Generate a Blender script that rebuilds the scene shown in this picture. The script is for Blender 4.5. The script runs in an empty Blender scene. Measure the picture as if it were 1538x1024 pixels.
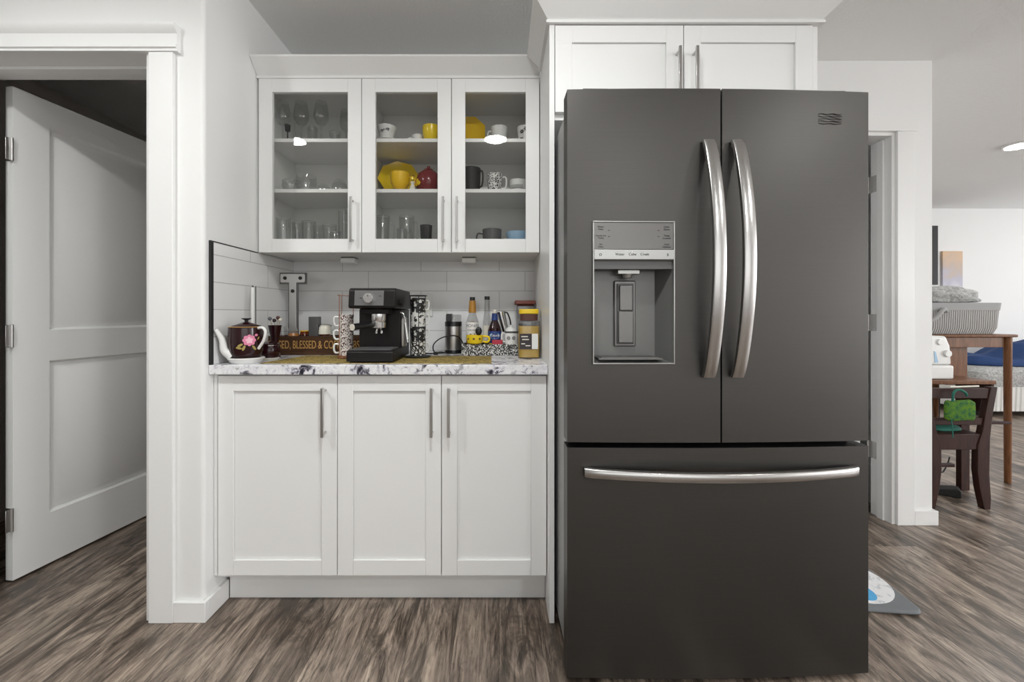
import bpy, bmesh, math, random
from mathutils import Vector, Matrix
random.seed(7)
S = bpy.context.scene
C = S.collection
PI = math.pi
# ---------------------------------------------------------------- camera, world, light, exposure
F = 629.0; HZ = 472.0; VX = 750.0; EYE = 1.10
cd = bpy.data.cameras.new('camera'); cam = bpy.data.objects.new('camera', cd); C.objects.link(cam)
cam.location = (0, 0, EYE); cam.rotation_euler = (PI/2, 0, 0)
cd.sensor_width = 36; cd.lens = F/1538*36
cd.shift_x = (769-VX)/1538; cd.shift_y = -(512-HZ)/1538
cd.clip_start = 0.02; cd.clip_end = 60
S.camera = cam
if hasattr(S, 'cycles'): S.cycles.transparent_max_bounces = 32
w = bpy.data.worlds.new('world'); S.world = w; w.use_nodes = True
w.node_tree.nodes['Background'].inputs[0].default_value = (.9, .95, 1, 1)
w.node_tree.nodes['Background'].inputs[1].default_value = .6
S.view_settings.view_transform = 'Standard'; S.view_settings.look = 'None'
S.view_settings.gamma = 1; S.view_settings.use_curve_mapping = False
S.view_settings.exposure = 0.15
LAMP = 225.0            # radiance of the ceiling discs
def area(name, loc, rot, sx, sy, e, col=(1, 1, 1)):
    l = bpy.data.lights.new(name, 'AREA'); l.shape = 'RECTANGLE'; l.size = sx; l.size_y = sy; l.energy = e; l.color = col
    o = bpy.data.objects.new(name, l); C.objects.link(o); o.location = loc; o.rotation_euler = rot; return o
area('daylight_fill', (.8, -2.85, 1.45), (PI/2, 0, 0), 3.4, 1.5, 20, (.97, .99, 1))  # added fill from behind the camera, no window stands there
area('daylight_fill', (7.9, 3.2, 1.5), (PI/2, 0, PI/2), 3.2, 1.7, 38, (.97, .98, 1))
area('daylight_fill', (7.9, -.9, 1.5), (PI/2, 0, PI/2), 3.4, 1.7, 165, (.97, .98, 1))  # side fill added to brighten left wall and door, not a window

def PX(px, Y): return (px-VX)*Y/F          # helper: metres from measurements at a known distance
def PZ(py, Y): return EYE-(py-HZ)*Y/F

# ---------------------------------------------------------------- materials
def mat(name, col, rough=.5, metal=0, **k):
    m = bpy.data.materials.new(name); m.use_nodes = True
    b = m.node_tree.nodes['Principled BSDF']
    b.inputs['Base Color'].default_value = (*col, 1); b.inputs['Roughness'].default_value = rough
    b.inputs['Metallic'].default_value = metal
    for a, v in k.items(): b.inputs[a.replace('_', ' ')].default_value = v
    return m
def N(m, t, **k):
    n = m.node_tree.nodes.new(t)
    for a, v in k.items(): setattr(n, a, v)
    return n
def L(m, a, b): m.node_tree.links.new(a, b)
def BS(m): return m.node_tree.nodes['Principled BSDF']
def coords(m, scale=(1, 1, 1), rot=(0, 0, 0), loc=(0, 0, 0)):
    t = N(m, 'ShaderNodeTexCoord'); mp = N(m, 'ShaderNodeMapping')
    mp.inputs['Scale'].default_value = scale; mp.inputs['Rotation'].default_value = rot; mp.inputs['Location'].default_value = loc
    L(m, t.outputs['Object'], mp.inputs['Vector']); return mp.outputs['Vector']
def noise(m, vec, scale, detail=4, rough=.5, dist=0):
    n = N(m, 'ShaderNodeTexNoise'); n.inputs['Scale'].default_value = scale; n.inputs['Detail'].default_value = detail
    n.inputs['Roughness'].default_value = rough; n.inputs['Distortion'].default_value = dist
    L(m, vec, n.inputs['Vector']); return n.outputs['Fac']
def ramp(m, fac, stops, interp='LINEAR'):
    r = N(m, 'ShaderNodeValToRGB'); r.color_ramp.interpolation = interp
    e = r.color_ramp.elements
    while len(e) < len(stops): e.new(.5)
    for i, (p, c) in enumerate(stops): e[i].position = p; e[i].color = (*c, 1) if len(c) == 3 else c
    L(m, fac, r.inputs['Fac']); return r.outputs['Color']
def bump(m, h, strength=.2, dist=.002):
    b = N(m, 'ShaderNodeBump'); b.inputs['Strength'].default_value = strength; b.inputs['Distance'].default_value = dist
    L(m, h, b.inputs['Height']); L(m, b.outputs['Normal'], BS(m).inputs['Normal'])
def mixc(m, fac, a, b, mode='MIX'):
    x = N(m, 'ShaderNodeMix', data_type='RGBA', blend_type=mode)
    for s, v in ((x.inputs[0], fac), (x.inputs[6], a), (x.inputs[7], b)):
        if isinstance(v, (int, float)): s.default_value = v
        elif isinstance(v, tuple): s.default_value = (*v, 1)
        else: L(m, v, s)
    return x.outputs[2]

M = {}
M['wall'] = mat('wall_paint', (.86, .86, .85), .6); bump(M['wall'], noise(M['wall'], coords(M['wall']), 220, 2), .08, .001)
M['ceil'] = mat('ceiling_paint', (.88, .88, .87), .8); bump(M['ceil'], noise(M['ceil'], coords(M['ceil']), 90, 3), .5, .004)
M['trim'] = mat('trim_paint', (.87, .87, .86), .35)
M['cab'] = mat('cabinet_white', (.86, .86, .85), .32)
M['inside'] = mat('cabinet_interior', (.80, .80, .78), .45)
M['doorw'] = mat('door_white', (.87, .87, .86), .4)
m = M['doorw']; bump(m, noise(m, coords(m, (60, 60, 3)), 6, 3), .12, .0006)
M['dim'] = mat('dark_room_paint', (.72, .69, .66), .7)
M['steel'] = mat('satin_nickel', (.52, .51, .50), .3, 1)
M['panelgrey'] = mat('panel_grey', (.22, .22, .22), .35, .6)
M['chrome'] = mat('polished_steel', (.80, .80, .80), .17, 1)
m = M['bowsteel'] = mat('brushed_handle_steel', (.50, .49, .48), .27, 1)
M['black'] = mat('black_plastic', (.012, .012, .013), .3)
M['matte'] = mat('matte_black', (.015, .015, .015), .6)
M['char'] = mat('machine_black', (.010, .008, .008), .42, Specular_IOR_Level=.3)
# dark stainless steel
m = M['dark_steel'] = mat('dark_stainless', (.12, .115, .11), .4, 1)
v = coords(m, (1.5, 1.5, 420)); f = noise(m, v, 2.2, 3)
L(m, ramp(m, f, [(.3, (.088, .084, .080)), (.7, (.100, .096, .091))]), BS(m).inputs['Base Color'])
L(m, ramp(m, f, [(.3, (.38,)*3), (.7, (.48,)*3)]), BS(m).inputs['Roughness'])
bump(m, f, .03, .0003)
M['fside'] = mat('fridge_side_grey', (.34, .34, .34), .4, .5)
M['disp'] = mat('dispenser_grey', (.17, .165, .16), .3, .7)
M['dispin'] = mat('dispenser_recess_grey', (.16, .16, .155), .35, .35)
M['dispstrip'] = mat('dispenser_silver', (.42, .42, .41), .3, .8)
M['print'] = mat('dark_print', (.03, .03, .03), .5)
# floor planks
m = M['floor'] = mat('plank_floor', (.2, .16, .13), .34)
tc = N(m, 'ShaderNodeTexCoord'); sp = N(m, 'ShaderNodeSeparateXYZ'); L(m, tc.outputs['Object'], sp.inputs[0])
cb = N(m, 'ShaderNodeCombineXYZ'); L(m, sp.outputs['Y'], cb.inputs['X']); L(m, sp.outputs['X'], cb.inputs['Y'])
br = N(m, 'ShaderNodeTexBrick'); L(m, cb.outputs[0], br.inputs['Vector'])
br.offset = .37; br.offset_frequency = 3; br.inputs['Scale'].default_value = 1
br.inputs['Brick Width'].default_value = 1.22; br.inputs['Row Height'].default_value = .152
br.inputs['Mortar Size'].default_value = .0006; br.inputs['Mortar Smooth'].default_value = .1
br.inputs['Color1'].default_value = (0, 0, 0, 1); br.inputs['Color2'].default_value = (1, 1, 1, 1); br.inputs['Mortar'].default_value = (.5, .5, .5, 1)
rnd = N(m, 'ShaderNodeSeparateColor'); L(m, br.outputs['Color'], rnd.inputs[0])
# offset grain per plank
ofs = N(m, 'ShaderNodeVectorMath', operation='MULTIPLY_ADD')
cm = N(m, 'ShaderNodeCombineXYZ'); L(m, rnd.outputs[0], cm.inputs[0]); L(m, rnd.outputs[0], cm.inputs[1]); L(m, rnd.outputs[0], cm.inputs[2])
L(m, cm.outputs[0], ofs.inputs[0]); ofs.inputs[1].default_value = (7.3, 11.9, 5.1); L(m, tc.outputs['Object'], ofs.inputs[2])
def st(sc):
    mp = N(m, 'ShaderNodeMapping'); mp.inputs['Scale'].default_value = sc; L(m, ofs.outputs[0], mp.inputs['Vector']); return mp.outputs[0]
g1 = noise(m, st((1, .17, 1)), 15, 8, .68, .9)
g2 = noise(m, st((1, .06, 1)), 130, 6, .75, .3)
g3 = noise(m, st((1, .33, 1)), 9, 6, .68, 1.4)
base = ramp(m, g1, [(.36, (.045, .034, .027)), (.44, (.135, .104, .083)), (.52, (.235, .187, .153)), (.64, (.36, .295, .24))])
fine = ramp(m, g2, [(.36, (.12, .10, .09)), (.43, (.72, .70, .68)), (.52, (1, 1, 1)), (.64, (1.35, 1.33, 1.3))])
c1 = mixc(m, .85, base, fine, 'MULTIPLY')
c2 = mixc(m, ramp(m, g3, [(.38, (.80,)*3), (.50, (0, 0, 0))]), c1, (.050, .040, .031))
tone = ramp(m, rnd.outputs[0], [(0, (.85, .83, .81)), (1, (1.5, 1.5, 1.48))])
c3 = mixc(m, 1.0, c2, tone, 'MULTIPLY')
c4 = mixc(m, br.outputs['Fac'], c3, (.02, .014, .01))
L(m, c4, BS(m).inputs['Base Color'])
bump(m, g2, .12, .001)
# laminate counter
m = M['counter'] = mat('speckled_laminate', (.8, .8, .82), .22)
v = coords(m)
a = noise(m, v, 20, 8, .66, .8); b = noise(m, v, 55, 5, .6, .8); c = noise(m, v, 9, 4, .6, .5)
c1 = ramp(m, a, [(.36, (.02, .02, .03)), (.42, (.16, .15, .19)), (.455, (.70, .69, .75)), (.56, (.88, .88, .89)), (.66, (.46, .45, .54))])
c2 = mixc(m, ramp(m, b, [(.30, (.8,)*3), (.40, (0, 0, 0))]), c1, (.05, .05, .06))
c3 = mixc(m, ramp(m, c, [(.42, (0, 0, 0)), (.62, (.55,)*3)]), c2, (.86, .86, .86))
L(m, c3, BS(m).inputs['Base Color'])
# wall tiles (two orientations)
def tile(name, swap):
    m = mat(name, (.85, .85, .85), .14)
    tc = N(m, 'ShaderNodeTexCoord'); sp = N(m, 'ShaderNodeSeparateXYZ'); L(m, tc.outputs['Object'], sp.inputs[0])
    cb = N(m, 'ShaderNodeCombineXYZ'); L(m, sp.outputs['Y' if swap else 'X'], cb.inputs['X']); L(m, sp.outputs['Z'], cb.inputs['Y'])
    mp = N(m, 'ShaderNodeMapping'); mp.inputs['Location'].default_value = (.672 if not swap else .1, -.915, 0); L(m, cb.outputs[0], mp.inputs[0])
    br = N(m, 'ShaderNodeTexBrick'); L(m, mp.outputs[0], br.inputs['Vector']); br.offset = .33
    br.inputs['Scale'].default_value = 1; br.inputs['Brick Width'].default_value = .402; br.inputs['Row Height'].default_value = .1016
    br.inputs['Mortar Size'].default_value = .0016; br.inputs['Mortar Smooth'].default_value = .2
    br.inputs['Color1'].default_value = (.86, .86, .86, 1); br.inputs['Color2'].default_value = (.84, .84, .84, 1); br.inputs['Mortar'].default_value = (.52, .52, .50, 1)
    L(m, br.outputs['Color'], BS(m).inputs['Base Color'])
    inv = N(m, 'ShaderNodeMath', operation='SUBTRACT'); inv.inputs[0].default_value = 1; L(m, br.outputs['Fac'], inv.inputs[1])
    bump(m, inv.outputs[0], .4, .001); return m
M['tile'] = tile('white_wall_tile', False); M['tile_side'] = tile('white_wall_tile_side', True)
# thin glass
def glass(name, tint=(1, 1, 1), ior=1.5, boost=0.0, rough=0.0):
    m = bpy.data.materials.new(name); m.use_nodes = True; nt = m.node_tree; nt.nodes.clear()
    o = N(m, 'ShaderNodeOutputMaterial'); t = N(m, 'ShaderNodeBsdfTransparent'); g = N(m, 'ShaderNodeBsdfGlossy')
    t.inputs[0].default_value = (*tint, 1); g.inputs['Roughness'].default_value = rough
    lw = N(m, 'ShaderNodeLayerWeight'); pw = N(m, 'ShaderNodeMath', operation='POWER'); pw.inputs[1].default_value = 5; L(m, lw.outputs['Facing'], pw.inputs[0])
    ad = N(m, 'ShaderNodeMath', operation='MULTIPLY_ADD'); ad.inputs[1].default_value = .6; ad.inputs[2].default_value = ((ior-1)/(ior+1))**2+boost; L(m, pw.outputs[0], ad.inputs[0])
    mx = N(m, 'ShaderNodeMixShader'); L(m, ad.outputs[0], mx.inputs[0]); L(m, t.outputs[0], mx.inputs[1]); L(m, g.outputs[0], mx.inputs[2])
    L(m, mx.outputs[0], o.inputs[0]); return m
M['pane'] = glass('door_glass', (.87, .87, .86), 1.45)
M['glass'] = glass('drinking_glass', (.945, .95, .95), 1.5, .03)
M['glassd'] = glass('smoked_glass', (.35, .35, .36), 1.5, .04)
M['amberg'] = glass('amber_glass', (.75, .42, .12), 1.5, .03)
M['clearp'] = glass('clear_plastic', (.8, .8, .8), 1.4, .03)
M['lamp'] = bpy.data.materials.new('lamp_diffuser'); m = M['lamp']; m.use_nodes = True; m.node_tree.nodes.clear()
e = N(m, 'ShaderNodeEmission'); e.inputs[1].default_value = LAMP; e.inputs[0].default_value = (.985, 1, .985, 1)
o = N(m, 'ShaderNodeOutputMaterial'); L(m, e.outputs[0], o.inputs[0])
# colours
for k, c_, r_ in (('white', (.82, .82, .80), .25), ('cream', (.75, .72, .62), .35), ('yellow', (.86, .62, .02), .22), ('mustard', (.80, .50, .01), .3),
                  ('maroon', (.022, .004, .006), .16), ('burg', (.17, .018, .022), .2), ('blue', (.36, .55, .75), .25), ('brownlid', (.16, .03, .015), .3),
                  ('amber', (.42, .20, .03), .3), ('orange', (.80, .30, .04), .4), ('navy', (.02, .05, .20), .35), ('red', (.45, .02, .05), .4),
                  ('darkbrown', (.055, .022, .012), .35), ('gold', (.55, .32, .10), .4), ('pink', (.72, .22, .36), .4), ('palepink', (.86, .50, .58), .4),
                  ('leaf', (.36, .28, .08), .5), ('tin', (.10, .10, .10), .35), ('cordb', (.01, .01, .01), .45), ('greyprint', (.12, .12, .14), .5),
                  ('powder', (.50, .33, .07), .6), ('labeldark', (.035, .025, .03), .4), ('jarhoney', (.72, .47, .10), .3), ('teal', (.01, .14, .10), .7),
                  ('copper', (.30, .12, .06), .35), ('lid', (.9, .62, .02), .3), ('greyfab', (.40, .40, .40), .9), ('rubber', (.02, .02, .02), .8),
                  ('brownred', (.10, .035, .025), .4)):
    M[k] = mat(k, c_, r_)
def woodm(name, c0, c1, sc=(1, 1, 1), rough=.35):
    m = mat(name, c0, rough, Specular_IOR_Level=.2); f = noise(m, coords(m, sc), 9, 5, .6, 1.0)
    L(m, ramp(m, f, [(.3, c0), (.7, c1)]), BS(m).inputs['Base Color']); return m
M['wood'] = woodm('oak_wood', (.12, .045, .018), (.24, .11, .05), (6, 6, .7))
M['dwood'] = woodm('dark_wood', (.022, .007, .005), (.050, .018, .012), (6, 6, .8), .42)
M['boxwood'] = woodm('stained_box_wood', (.045, .02, .010), (.095, .048, .025), (1, 8, 8), .5)
def blotch(name, bg, fg, scale, lo=.46, hi=.50, rough=.3, vor=False, dist=.5):
    m = mat(name, bg, rough); v = coords(m)
    if vor:
        t = N(m, 'ShaderNodeTexVoronoi', feature='DISTANCE_TO_EDGE'); t.inputs['Scale'].default_value = scale; L(m, v, t.inputs['Vector']); f = t.outputs['Distance']
    else: f = noise(m, v, scale, 2, .5, dist)
    L(m, ramp(m, f, [(lo, fg), (hi, bg)]), BS(m).inputs['Base Color']); return m
M['leopard'] = blotch('black_spotted_glaze', (.80, .80, .78), (.02, .02, .03), 190)
M['basket'] = blotch('black_white_print', (.02, .02, .02), (.72, .72, .70), 170, .44, .47)
M['floralcup'] = blotch('brown_floral_print', (.80, .76, .72), (.10, .03, .03), 150, .44, .49)
M['diamond'] = blotch('black_net_print', (.78, .78, .75), (.015, .015, .015), 70, .10, .13, vor=True)
M['dots'] = blotch('black_drop_print', (.78, .78, .75), (.015, .015, .015), 80, .42, .45)
M['blackpat'] = blotch('white_on_black_print', (.015, .015, .015), (.7, .7, .68), 75, .40, .43)
M['runner'] = blotch('gold_leaf_cloth', (.42, .30, .08), (.13, .10, .03), 40, .38, .58, .8, dist=2)
M['knit'] = mat('knitted_basket', (.42, .41, .40), .9)
m = M['knit']; t = N(m, 'ShaderNodeTexWave'); t.inputs['Scale'].default_value = 22; t.inputs['Distortion'].default_value = 1.2; L(m, coords(m), t.inputs['Vector'])
L(m, ramp(m, t.outputs['Fac'], [(0, (.24, .23, .22)), (1, (.52, .51, .50))]), BS(m).inputs['Base Color']); bump(m, t.outputs['Fac'], .6, .006)
M['furry'] = mat('grey_fleece', (.45, .45, .44), 1); m = M['furry']; f = noise(m, coords(m), 60, 5, .7)
L(m, ramp(m, f, [(.3, (.22, .22, .22)), (.65, (.62, .62, .60))]), BS(m).inputs['Base Color']); bump(m, f, .8, .01)
M['bluefab'] = mat('navy_blanket', (.015, .05, .16), .8); m = M['bluefab']; f = noise(m, coords(m), 5, 4, .6); bump(m, f, .6, .03)
M['ribfab'] = mat('ribbed_bedskirt', (.74, .73, .70), .9); m = M['ribfab']; t = N(m, 'ShaderNodeTexWave'); t.inputs['Scale'].default_value = 6; L(m, coords(m), t.inputs['Vector']); bump(m, t.outputs['Fac'], .7, .02)
M['green'] = mat('green_knit', (.06, .16, .02), .95); m = M['green']; f = noise(m, coords(m), 45, 4, .6)
L(m, ramp(m, f, [(.35, (.01, .09, .04)), (.6, (.10, .22, .01))]), BS(m).inputs['Base Color'])
M['matgrey'] = mat('grey_mat_fabric', (.20, .21, .22), .95); m = M['matgrey']; bump(m, noise(m, coords(m), 300, 2), .6, .003)
M['marble'] = mat('marbled_white_print', (.82, .83, .84), .8); m = M['marble']; f = noise(m, coords(m), 9, 6, .6, 2)
L(m, ramp(m, f, [(.44, (.84, .84, .85)), (.5, (.55, .57, .60)), (.54, (.84, .84, .85))]), BS(m).inputs['Base Color'])
M['art'] = mat('abstract_painting', (.6, .5, .4), .6); m = M['art']
tc = N(m, 'ShaderNodeTexCoord'); sp = N(m, 'ShaderNodeSeparateXYZ'); L(m, tc.outputs['Object'], sp.inputs[0])
f = noise(m, coords(m), 6, 4, .6); ad = N(m, 'ShaderNodeMath', operation='MULTIPLY_ADD'); L(m, sp.outputs['Z'], ad.inputs[0]); ad.inputs[1].default_value = 1.6; L(m, f, ad.inputs[2])
L(m, ramp(m, ad.outputs[0], [(.05, (.72, .70, .74)), (.40, (.52, .51, .60)), (.60, (.58, .48, .42)), (.95, (.72, .50, .32))]), BS(m).inputs['Base Color'])

# ---------------------------------------------------------------- mesh helpers
def bm_(): return bmesh.new()
def box(bm, x0, x1, y0, y1, z0, z1, mi=0):
    v = [bm.verts.new(p) for p in ((x0,y0,z0),(x1,y0,z0),(x1,y1,z0),(x0,y1,z0),(x0,y0,z1),(x1,y0,z1),(x1,y1,z1),(x0,y1,z1))]
    for f in ((3,2,1,0),(4,5,6,7),(0,1,5,4),(1,2,6,5),(2,3,7,6),(3,0,4,7)):
        q = bm.faces.new([v[i] for i in f]); q.material_index = mi
    return v
def lathe(bm, prof, cx=0, cy=0, n=32, z=0, mi=0, smooth=True):
    rings = []
    for r, h in prof:
        if r < 1e-5: rings.append([bm.verts.new((cx, cy, z+h))])
        else: rings.append([bm.verts.new((cx+r*math.cos(2*PI*i/n), cy+r*math.sin(2*PI*i/n), z+h)) for i in range(n)])
    for a, b in zip(rings, rings[1:]):
        if len(a) == 1 and len(b) == 1: continue
        for i in range(n):
            j = (i+1) % n
            if len(a) == 1: f = bm.faces.new((a[0], b[j], b[i]))
            elif len(b) == 1: f = bm.faces.new((a[i], a[j], b[0]))
            else: f = bm.faces.new((a[i], a[j], b[j], b[i]))
            f.smooth = smooth; f.material_index = mi
def tube(bm, pts, r, n=10, cap=True, mi=0):
    pts = [Vector(p) for p in pts]; rings = []
    rs = r if isinstance(r, (list, tuple)) else [r]*len(pts)
    up = None
    for i, p in enumerate(pts):
        t = (pts[min(i+1, len(pts)-1)]-pts[max(i-1, 0)]).normalized()
        if up is None: up = Vector((0, 0, 1)) if abs(t.z) < .9 else Vector((1, 0, 0))
        a = t.cross(up).normalized(); up = a.cross(t).normalized()
        rings.append([bm.verts.new(p+rs[i]*(math.cos(2*PI*k/n)*a+math.sin(2*PI*k/n)*up)) for k in range(n)])
    for a, b in zip(rings, rings[1:]):
        for k in range(n):
            f = bm.faces.new((a[k], a[(k+1) % n], b[(k+1) % n], b[k])); f.smooth = True; f.material_index = mi
    if cap:
        bm.faces.new(rings[0][::-1]).material_index = mi; bm.faces.new(rings[-1]).material_index = mi
def curve(pts, n=8):      # catmull-rom
    P = [Vector(p) for p in pts]; P = [2*P[0]-P[1]]+P+[2*P[-1]-P[-2]]; out = []
    for i in range(1, len(P)-2):
        for k in range(n):
            t = k/n; a, b, c, d = P[i-1:i+3]
            out.append(.5*((2*b)+(c-a)*t+(2*a-5*b+4*c-d)*t*t+(3*b-a-3*c+d)*t**3))
    return out+[P[-2]]
def prism(bm, poly, axis, a, b, mi=0):
    """poly of 2-D points extruded along axis ('x': (y,z) ; 'y': (x,z) ; 'z': (x,y))"""
    def p3(p, t): return {'x': (t, p[0], p[1]), 'y': (p[0], t, p[1]), 'z': (p[0], p[1], t)}[axis]
    A = [bm.verts.new(p3(p, a)) for p in poly]; B = [bm.verts.new(p3(p, b)) for p in poly]
    n = len(poly); fs = [bm.faces.new(A), bm.faces.new(B[::-1])]
    for i in range(n): fs.append(bm.faces.new((A[i], B[i], B[(i+1) % n], A[(i+1) % n])))
    for f in fs: f.material_index = mi
def nested(bm, x0, x1, z0, z1, steps, y=0):
    prev = None
    for ins, dy in steps:
        r = [bm.verts.new(p) for p in ((x0+ins, y+dy, z0+ins), (x1-ins, y+dy, z0+ins), (x1-ins, y+dy, z1-ins), (x0+ins, y+dy, z1-ins))]
        if prev:
            for i in range(4): bm.faces.new((prev[i], prev[(i+1) % 4], r[(i+1) % 4], r[i]))
        prev = r
    bm.faces.new(prev)
def obj(name, bm, m, parent=None, bevel=0, loc=(0, 0, 0), rot=(0, 0, 0), seg=2, recalc=True, sub=0, smooth=False):
    if recalc: bmesh.ops.recalc_face_normals(bm, faces=bm.faces)
    me = bpy.data.meshes.new(name); bm.to_mesh(me); bm.free()
    if not smooth: me.set_sharp_from_angle(angle=math.radians(42))
    for q in (m if isinstance(m, (list, tuple)) else [m]): me.materials.append(M[q] if isinstance(q, str) else q)
    o = bpy.data.objects.new(name, me); C.objects.link(o); o.location = loc; o.rotation_euler = rot
    if smooth:
        for p in me.polygons: p.use_smooth = True
    if bevel:
        b = o.modifiers.new('bevel', 'BEVEL'); b.width = bevel; b.segments = seg; b.limit_method = 'ANGLE'; b.angle_limit = math.radians(40)
    if sub: s_ = o.modifiers.new('sub', 'SUBSURF'); s_.levels = sub; s_.render_levels = sub
    if parent: o.parent = parent
    return o
def thing(name, label, cat, loc=(0, 0, 0), rz=0, group=None, kind=None, rot=None):
    o = bpy.data.objects.new(name, None); C.objects.link(o); o.location = loc; o.rotation_euler = rot or (0, 0, rz)
    o.empty_display_size = .05
    if label: o['label'] = label; o['category'] = cat
    if group: o['group'] = group
    if kind: o['kind'] = kind
    return o
def tag(o, label, cat, group=None):
    o['label'] = label; o['category'] = cat
    if group: o['group'] = group
    return o
def struct(name, bm, m, bevel=0, **k):
    o = obj(name, bm, m, bevel=bevel, **k); o['kind'] = 'structure'; return o
def text(name, body, size, m, parent, loc, rot=(PI/2, 0, 0), ext=.0004, bend=None, align='CENTER', sx=1):
    c = bpy.data.curves.new('t', 'FONT'); c.body = body; c.size = size; c.align_x = align; c.align_y = 'CENTER'; c.extrude = ext
    t = bpy.data.objects.new('t', c); C.objects.link(t)
    bpy.context.view_layer.update()
    me = bpy.data.meshes.new_from_object(t); bpy.data.objects.remove(t); bpy.data.curves.remove(c)
    me.materials.clear(); me.materials.append(M[m])
    for v in me.vertices: v.co.x *= sx
    if bend:
        for v in me.vertices:
            a = v.co.x/bend; rr = bend+v.co.z
            v.co = Vector((rr*math.sin(a), v.co.y, rr*math.cos(a)-bend))
    me.name = name
    o = bpy.data.objects.new(name, me); C.objects.link(o); o.location = loc; o.rotation_euler = rot; o.parent = parent
    return o
def blob_disc(bm, r, cx, cz, a, b, ang, y=0, n=10, mi=0, bend=None, off=.0006):
    """flat ellipse facing -Y, wrapped on a cylinder of radius bend about the z axis"""
    vs = []
    for i in range(n):
        t = 2*PI*i/n; u, w_ = a*math.cos(t), b*math.sin(t)
        x = cx+u*math.cos(ang)-w_*math.sin(ang); z = cz+u*math.sin(ang)+w_*math.cos(ang)
        if bend: th = x/bend; vs.append(bm.verts.new(((bend+off)*math.sin(th), -(bend+off)*math.cos(th), z)))
        else: vs.append(bm.verts.new((x, y-off, z)))
    f = bm.faces.new(vs); f.material_index = mi
def wrap_label(r, x0, x1, z0, z1, off=.0005, n=12):
    bm = bm_(); a = []; 
    for i in range(n+1):
        th = (x0+(x1-x0)*i/n)/r; a.append([bm.verts.new(((r+o_)*math.sin(th), -(r+o_)*math.cos(th), z)) for o_, z in ((off, z0), (off, z1), (0, z1), (0, z0))])
    for p, q in zip(a, a[1:]):
        for k in range(4): bm.faces.new((p[k], q[k], q[(k+1) % 4], p[(k+1) % 4])).smooth = (k == 0)
    bm.faces.new(a[0]); bm.faces.new(a[-1][::-1]); return bm

# ---------------------------------------------------------------- setting
XL = -1.062; YB = 2.156; CH = 2.43; YW = 1.506; CT = .915
bm = bm_(); box(bm, -4.2, 8.1, -3.1, 5.4, -.1, 0); struct('floor', bm, 'floor')
bm = bm_(); box(bm, -4.2, 8.1, -3.1, 5.4, CH, CH+.1); struct('ceiling', bm, 'ceil')
bm = bm_(); box(bm, -1.2, 1.2, YB, 2.315, 0, CH); struct('wall_back', bm, 'wall')
# wall with the doorway at left of the alcove
bm = bm_()
prism(bm, [(-1.2, YW), (-1.2, YB), (XL, YB)]+[(XL-.014+.014*math.cos(a*PI/16), YW+.014-.014*math.sin(a*PI/16)) for a in range(9)], 'z', 0, CH); struct('wall_left', bm, 'wall')
bm = bm_(); box(bm, -1.25, -1.2, YW, 1.67, 0, CH); box(bm, -2.018, -1.25, YW, 1.67, 2.055, CH); box(bm, -4.2, -2.018, YW, 1.67, 0, CH)
struct('wall_doorway', bm, 'wall')
# rear room behind that doorway
bm = bm_(); box(bm, -2.74, -2.64, 1.67, 3.7, 0, CH); box(bm, -2.64, -1.2, 3.6, 3.7, 0, CH); box(bm, -1.3, -1.2, 2.16, 3.6, 0, CH)
struct('wall_utility', bm, 'dim')
bm = bm_(); box(bm, -2.64, -2.625, 1.64, 3.6, 2.345, 2.40); struct('trim_3', bm, 'dim')
# wall right of the refrigerator, with the second doorway
YR = 2.197
bm = bm_(); box(bm, 1.2, 1.31, YR, 2.315, 0, CH); box(bm, 1.31, 2.075, YR, 2.315, 2.055, CH); box(bm, 2.075, 2.27, YR, 2.315, 0, CH)
box(bm, 2.17, 2.27, 2.315, 5.26, 0, CH); struct('wall_right', bm, 'wall')  # long divider piece added out of view to block light leaking
bm = bm_(); box(bm, -1.2, 8.1, 5.26, 5.4, 0, CH); struct('wall_far', bm, 'wall')
bm = bm_(); box(bm, -4.2, -4.1, -3.1, YW, 0, CH); struct('wall_side', bm, 'wall')
bm = bm_(); box(bm, -4.2, 8.1, -3.1, -3.0, 0, CH); struct('wall_front', bm, 'wall')
bm = bm_(); box(bm, 8.0, 8.1, -3.0, 5.26, 0, CH); struct('wall_end', bm, 'wall')
# door casing, left doorway
def casing(name, x0, x1, z1, yf, jamb_x, jamb_y1, side, wide=.088):
    bm = bm_()
    return bm
bm = bm_()
box(bm, -1.25, -1.163, YW-.016, YW, 0, 2.035)
struct('trim_1', bm, 'trim', bevel=.002)
bm = bm_()   # moulded head casing
prof = [(YW, 2.035), (YW-.020, 2.035), (YW-.020, 2.043), (YW-.026, 2.046), (YW-.026, 2.056), (YW-.018, 2.060), (YW-.018, 2.098), (YW-.024, 2.104), (YW-.034, 2.118), (YW-.034, 2.130), (YW, 2.130)]
prism(bm, prof, 'x', -3.0, -1.145); struct('trim_2', bm, 'trim')
bm = bm_()   # jambs and stops
box(bm, -1.268, -1.25, YW-.002, 1.675, 0, 2.037); box(bm, -2.018, -2.000, YW-.002, 1.675, 0, 2.037); box(bm, -2.018, -1.25, YW-.002, 1.675, 2.037, 2.055)
box(bm, -2.000, -1.268, 1.58, 1.62, 2.025, 2.037); box(bm, -1.28, -1.268, 1.58, 1.62, 0, 2.025); box(bm, -2.000, -1.988, 1.58, 1.62, 0, 2.025)
box(bm, -2.088, -2.018, YW-.016, YW, 0, 2.035)
struct('trim_4', bm, 'trim', bevel=.0015)
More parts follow.
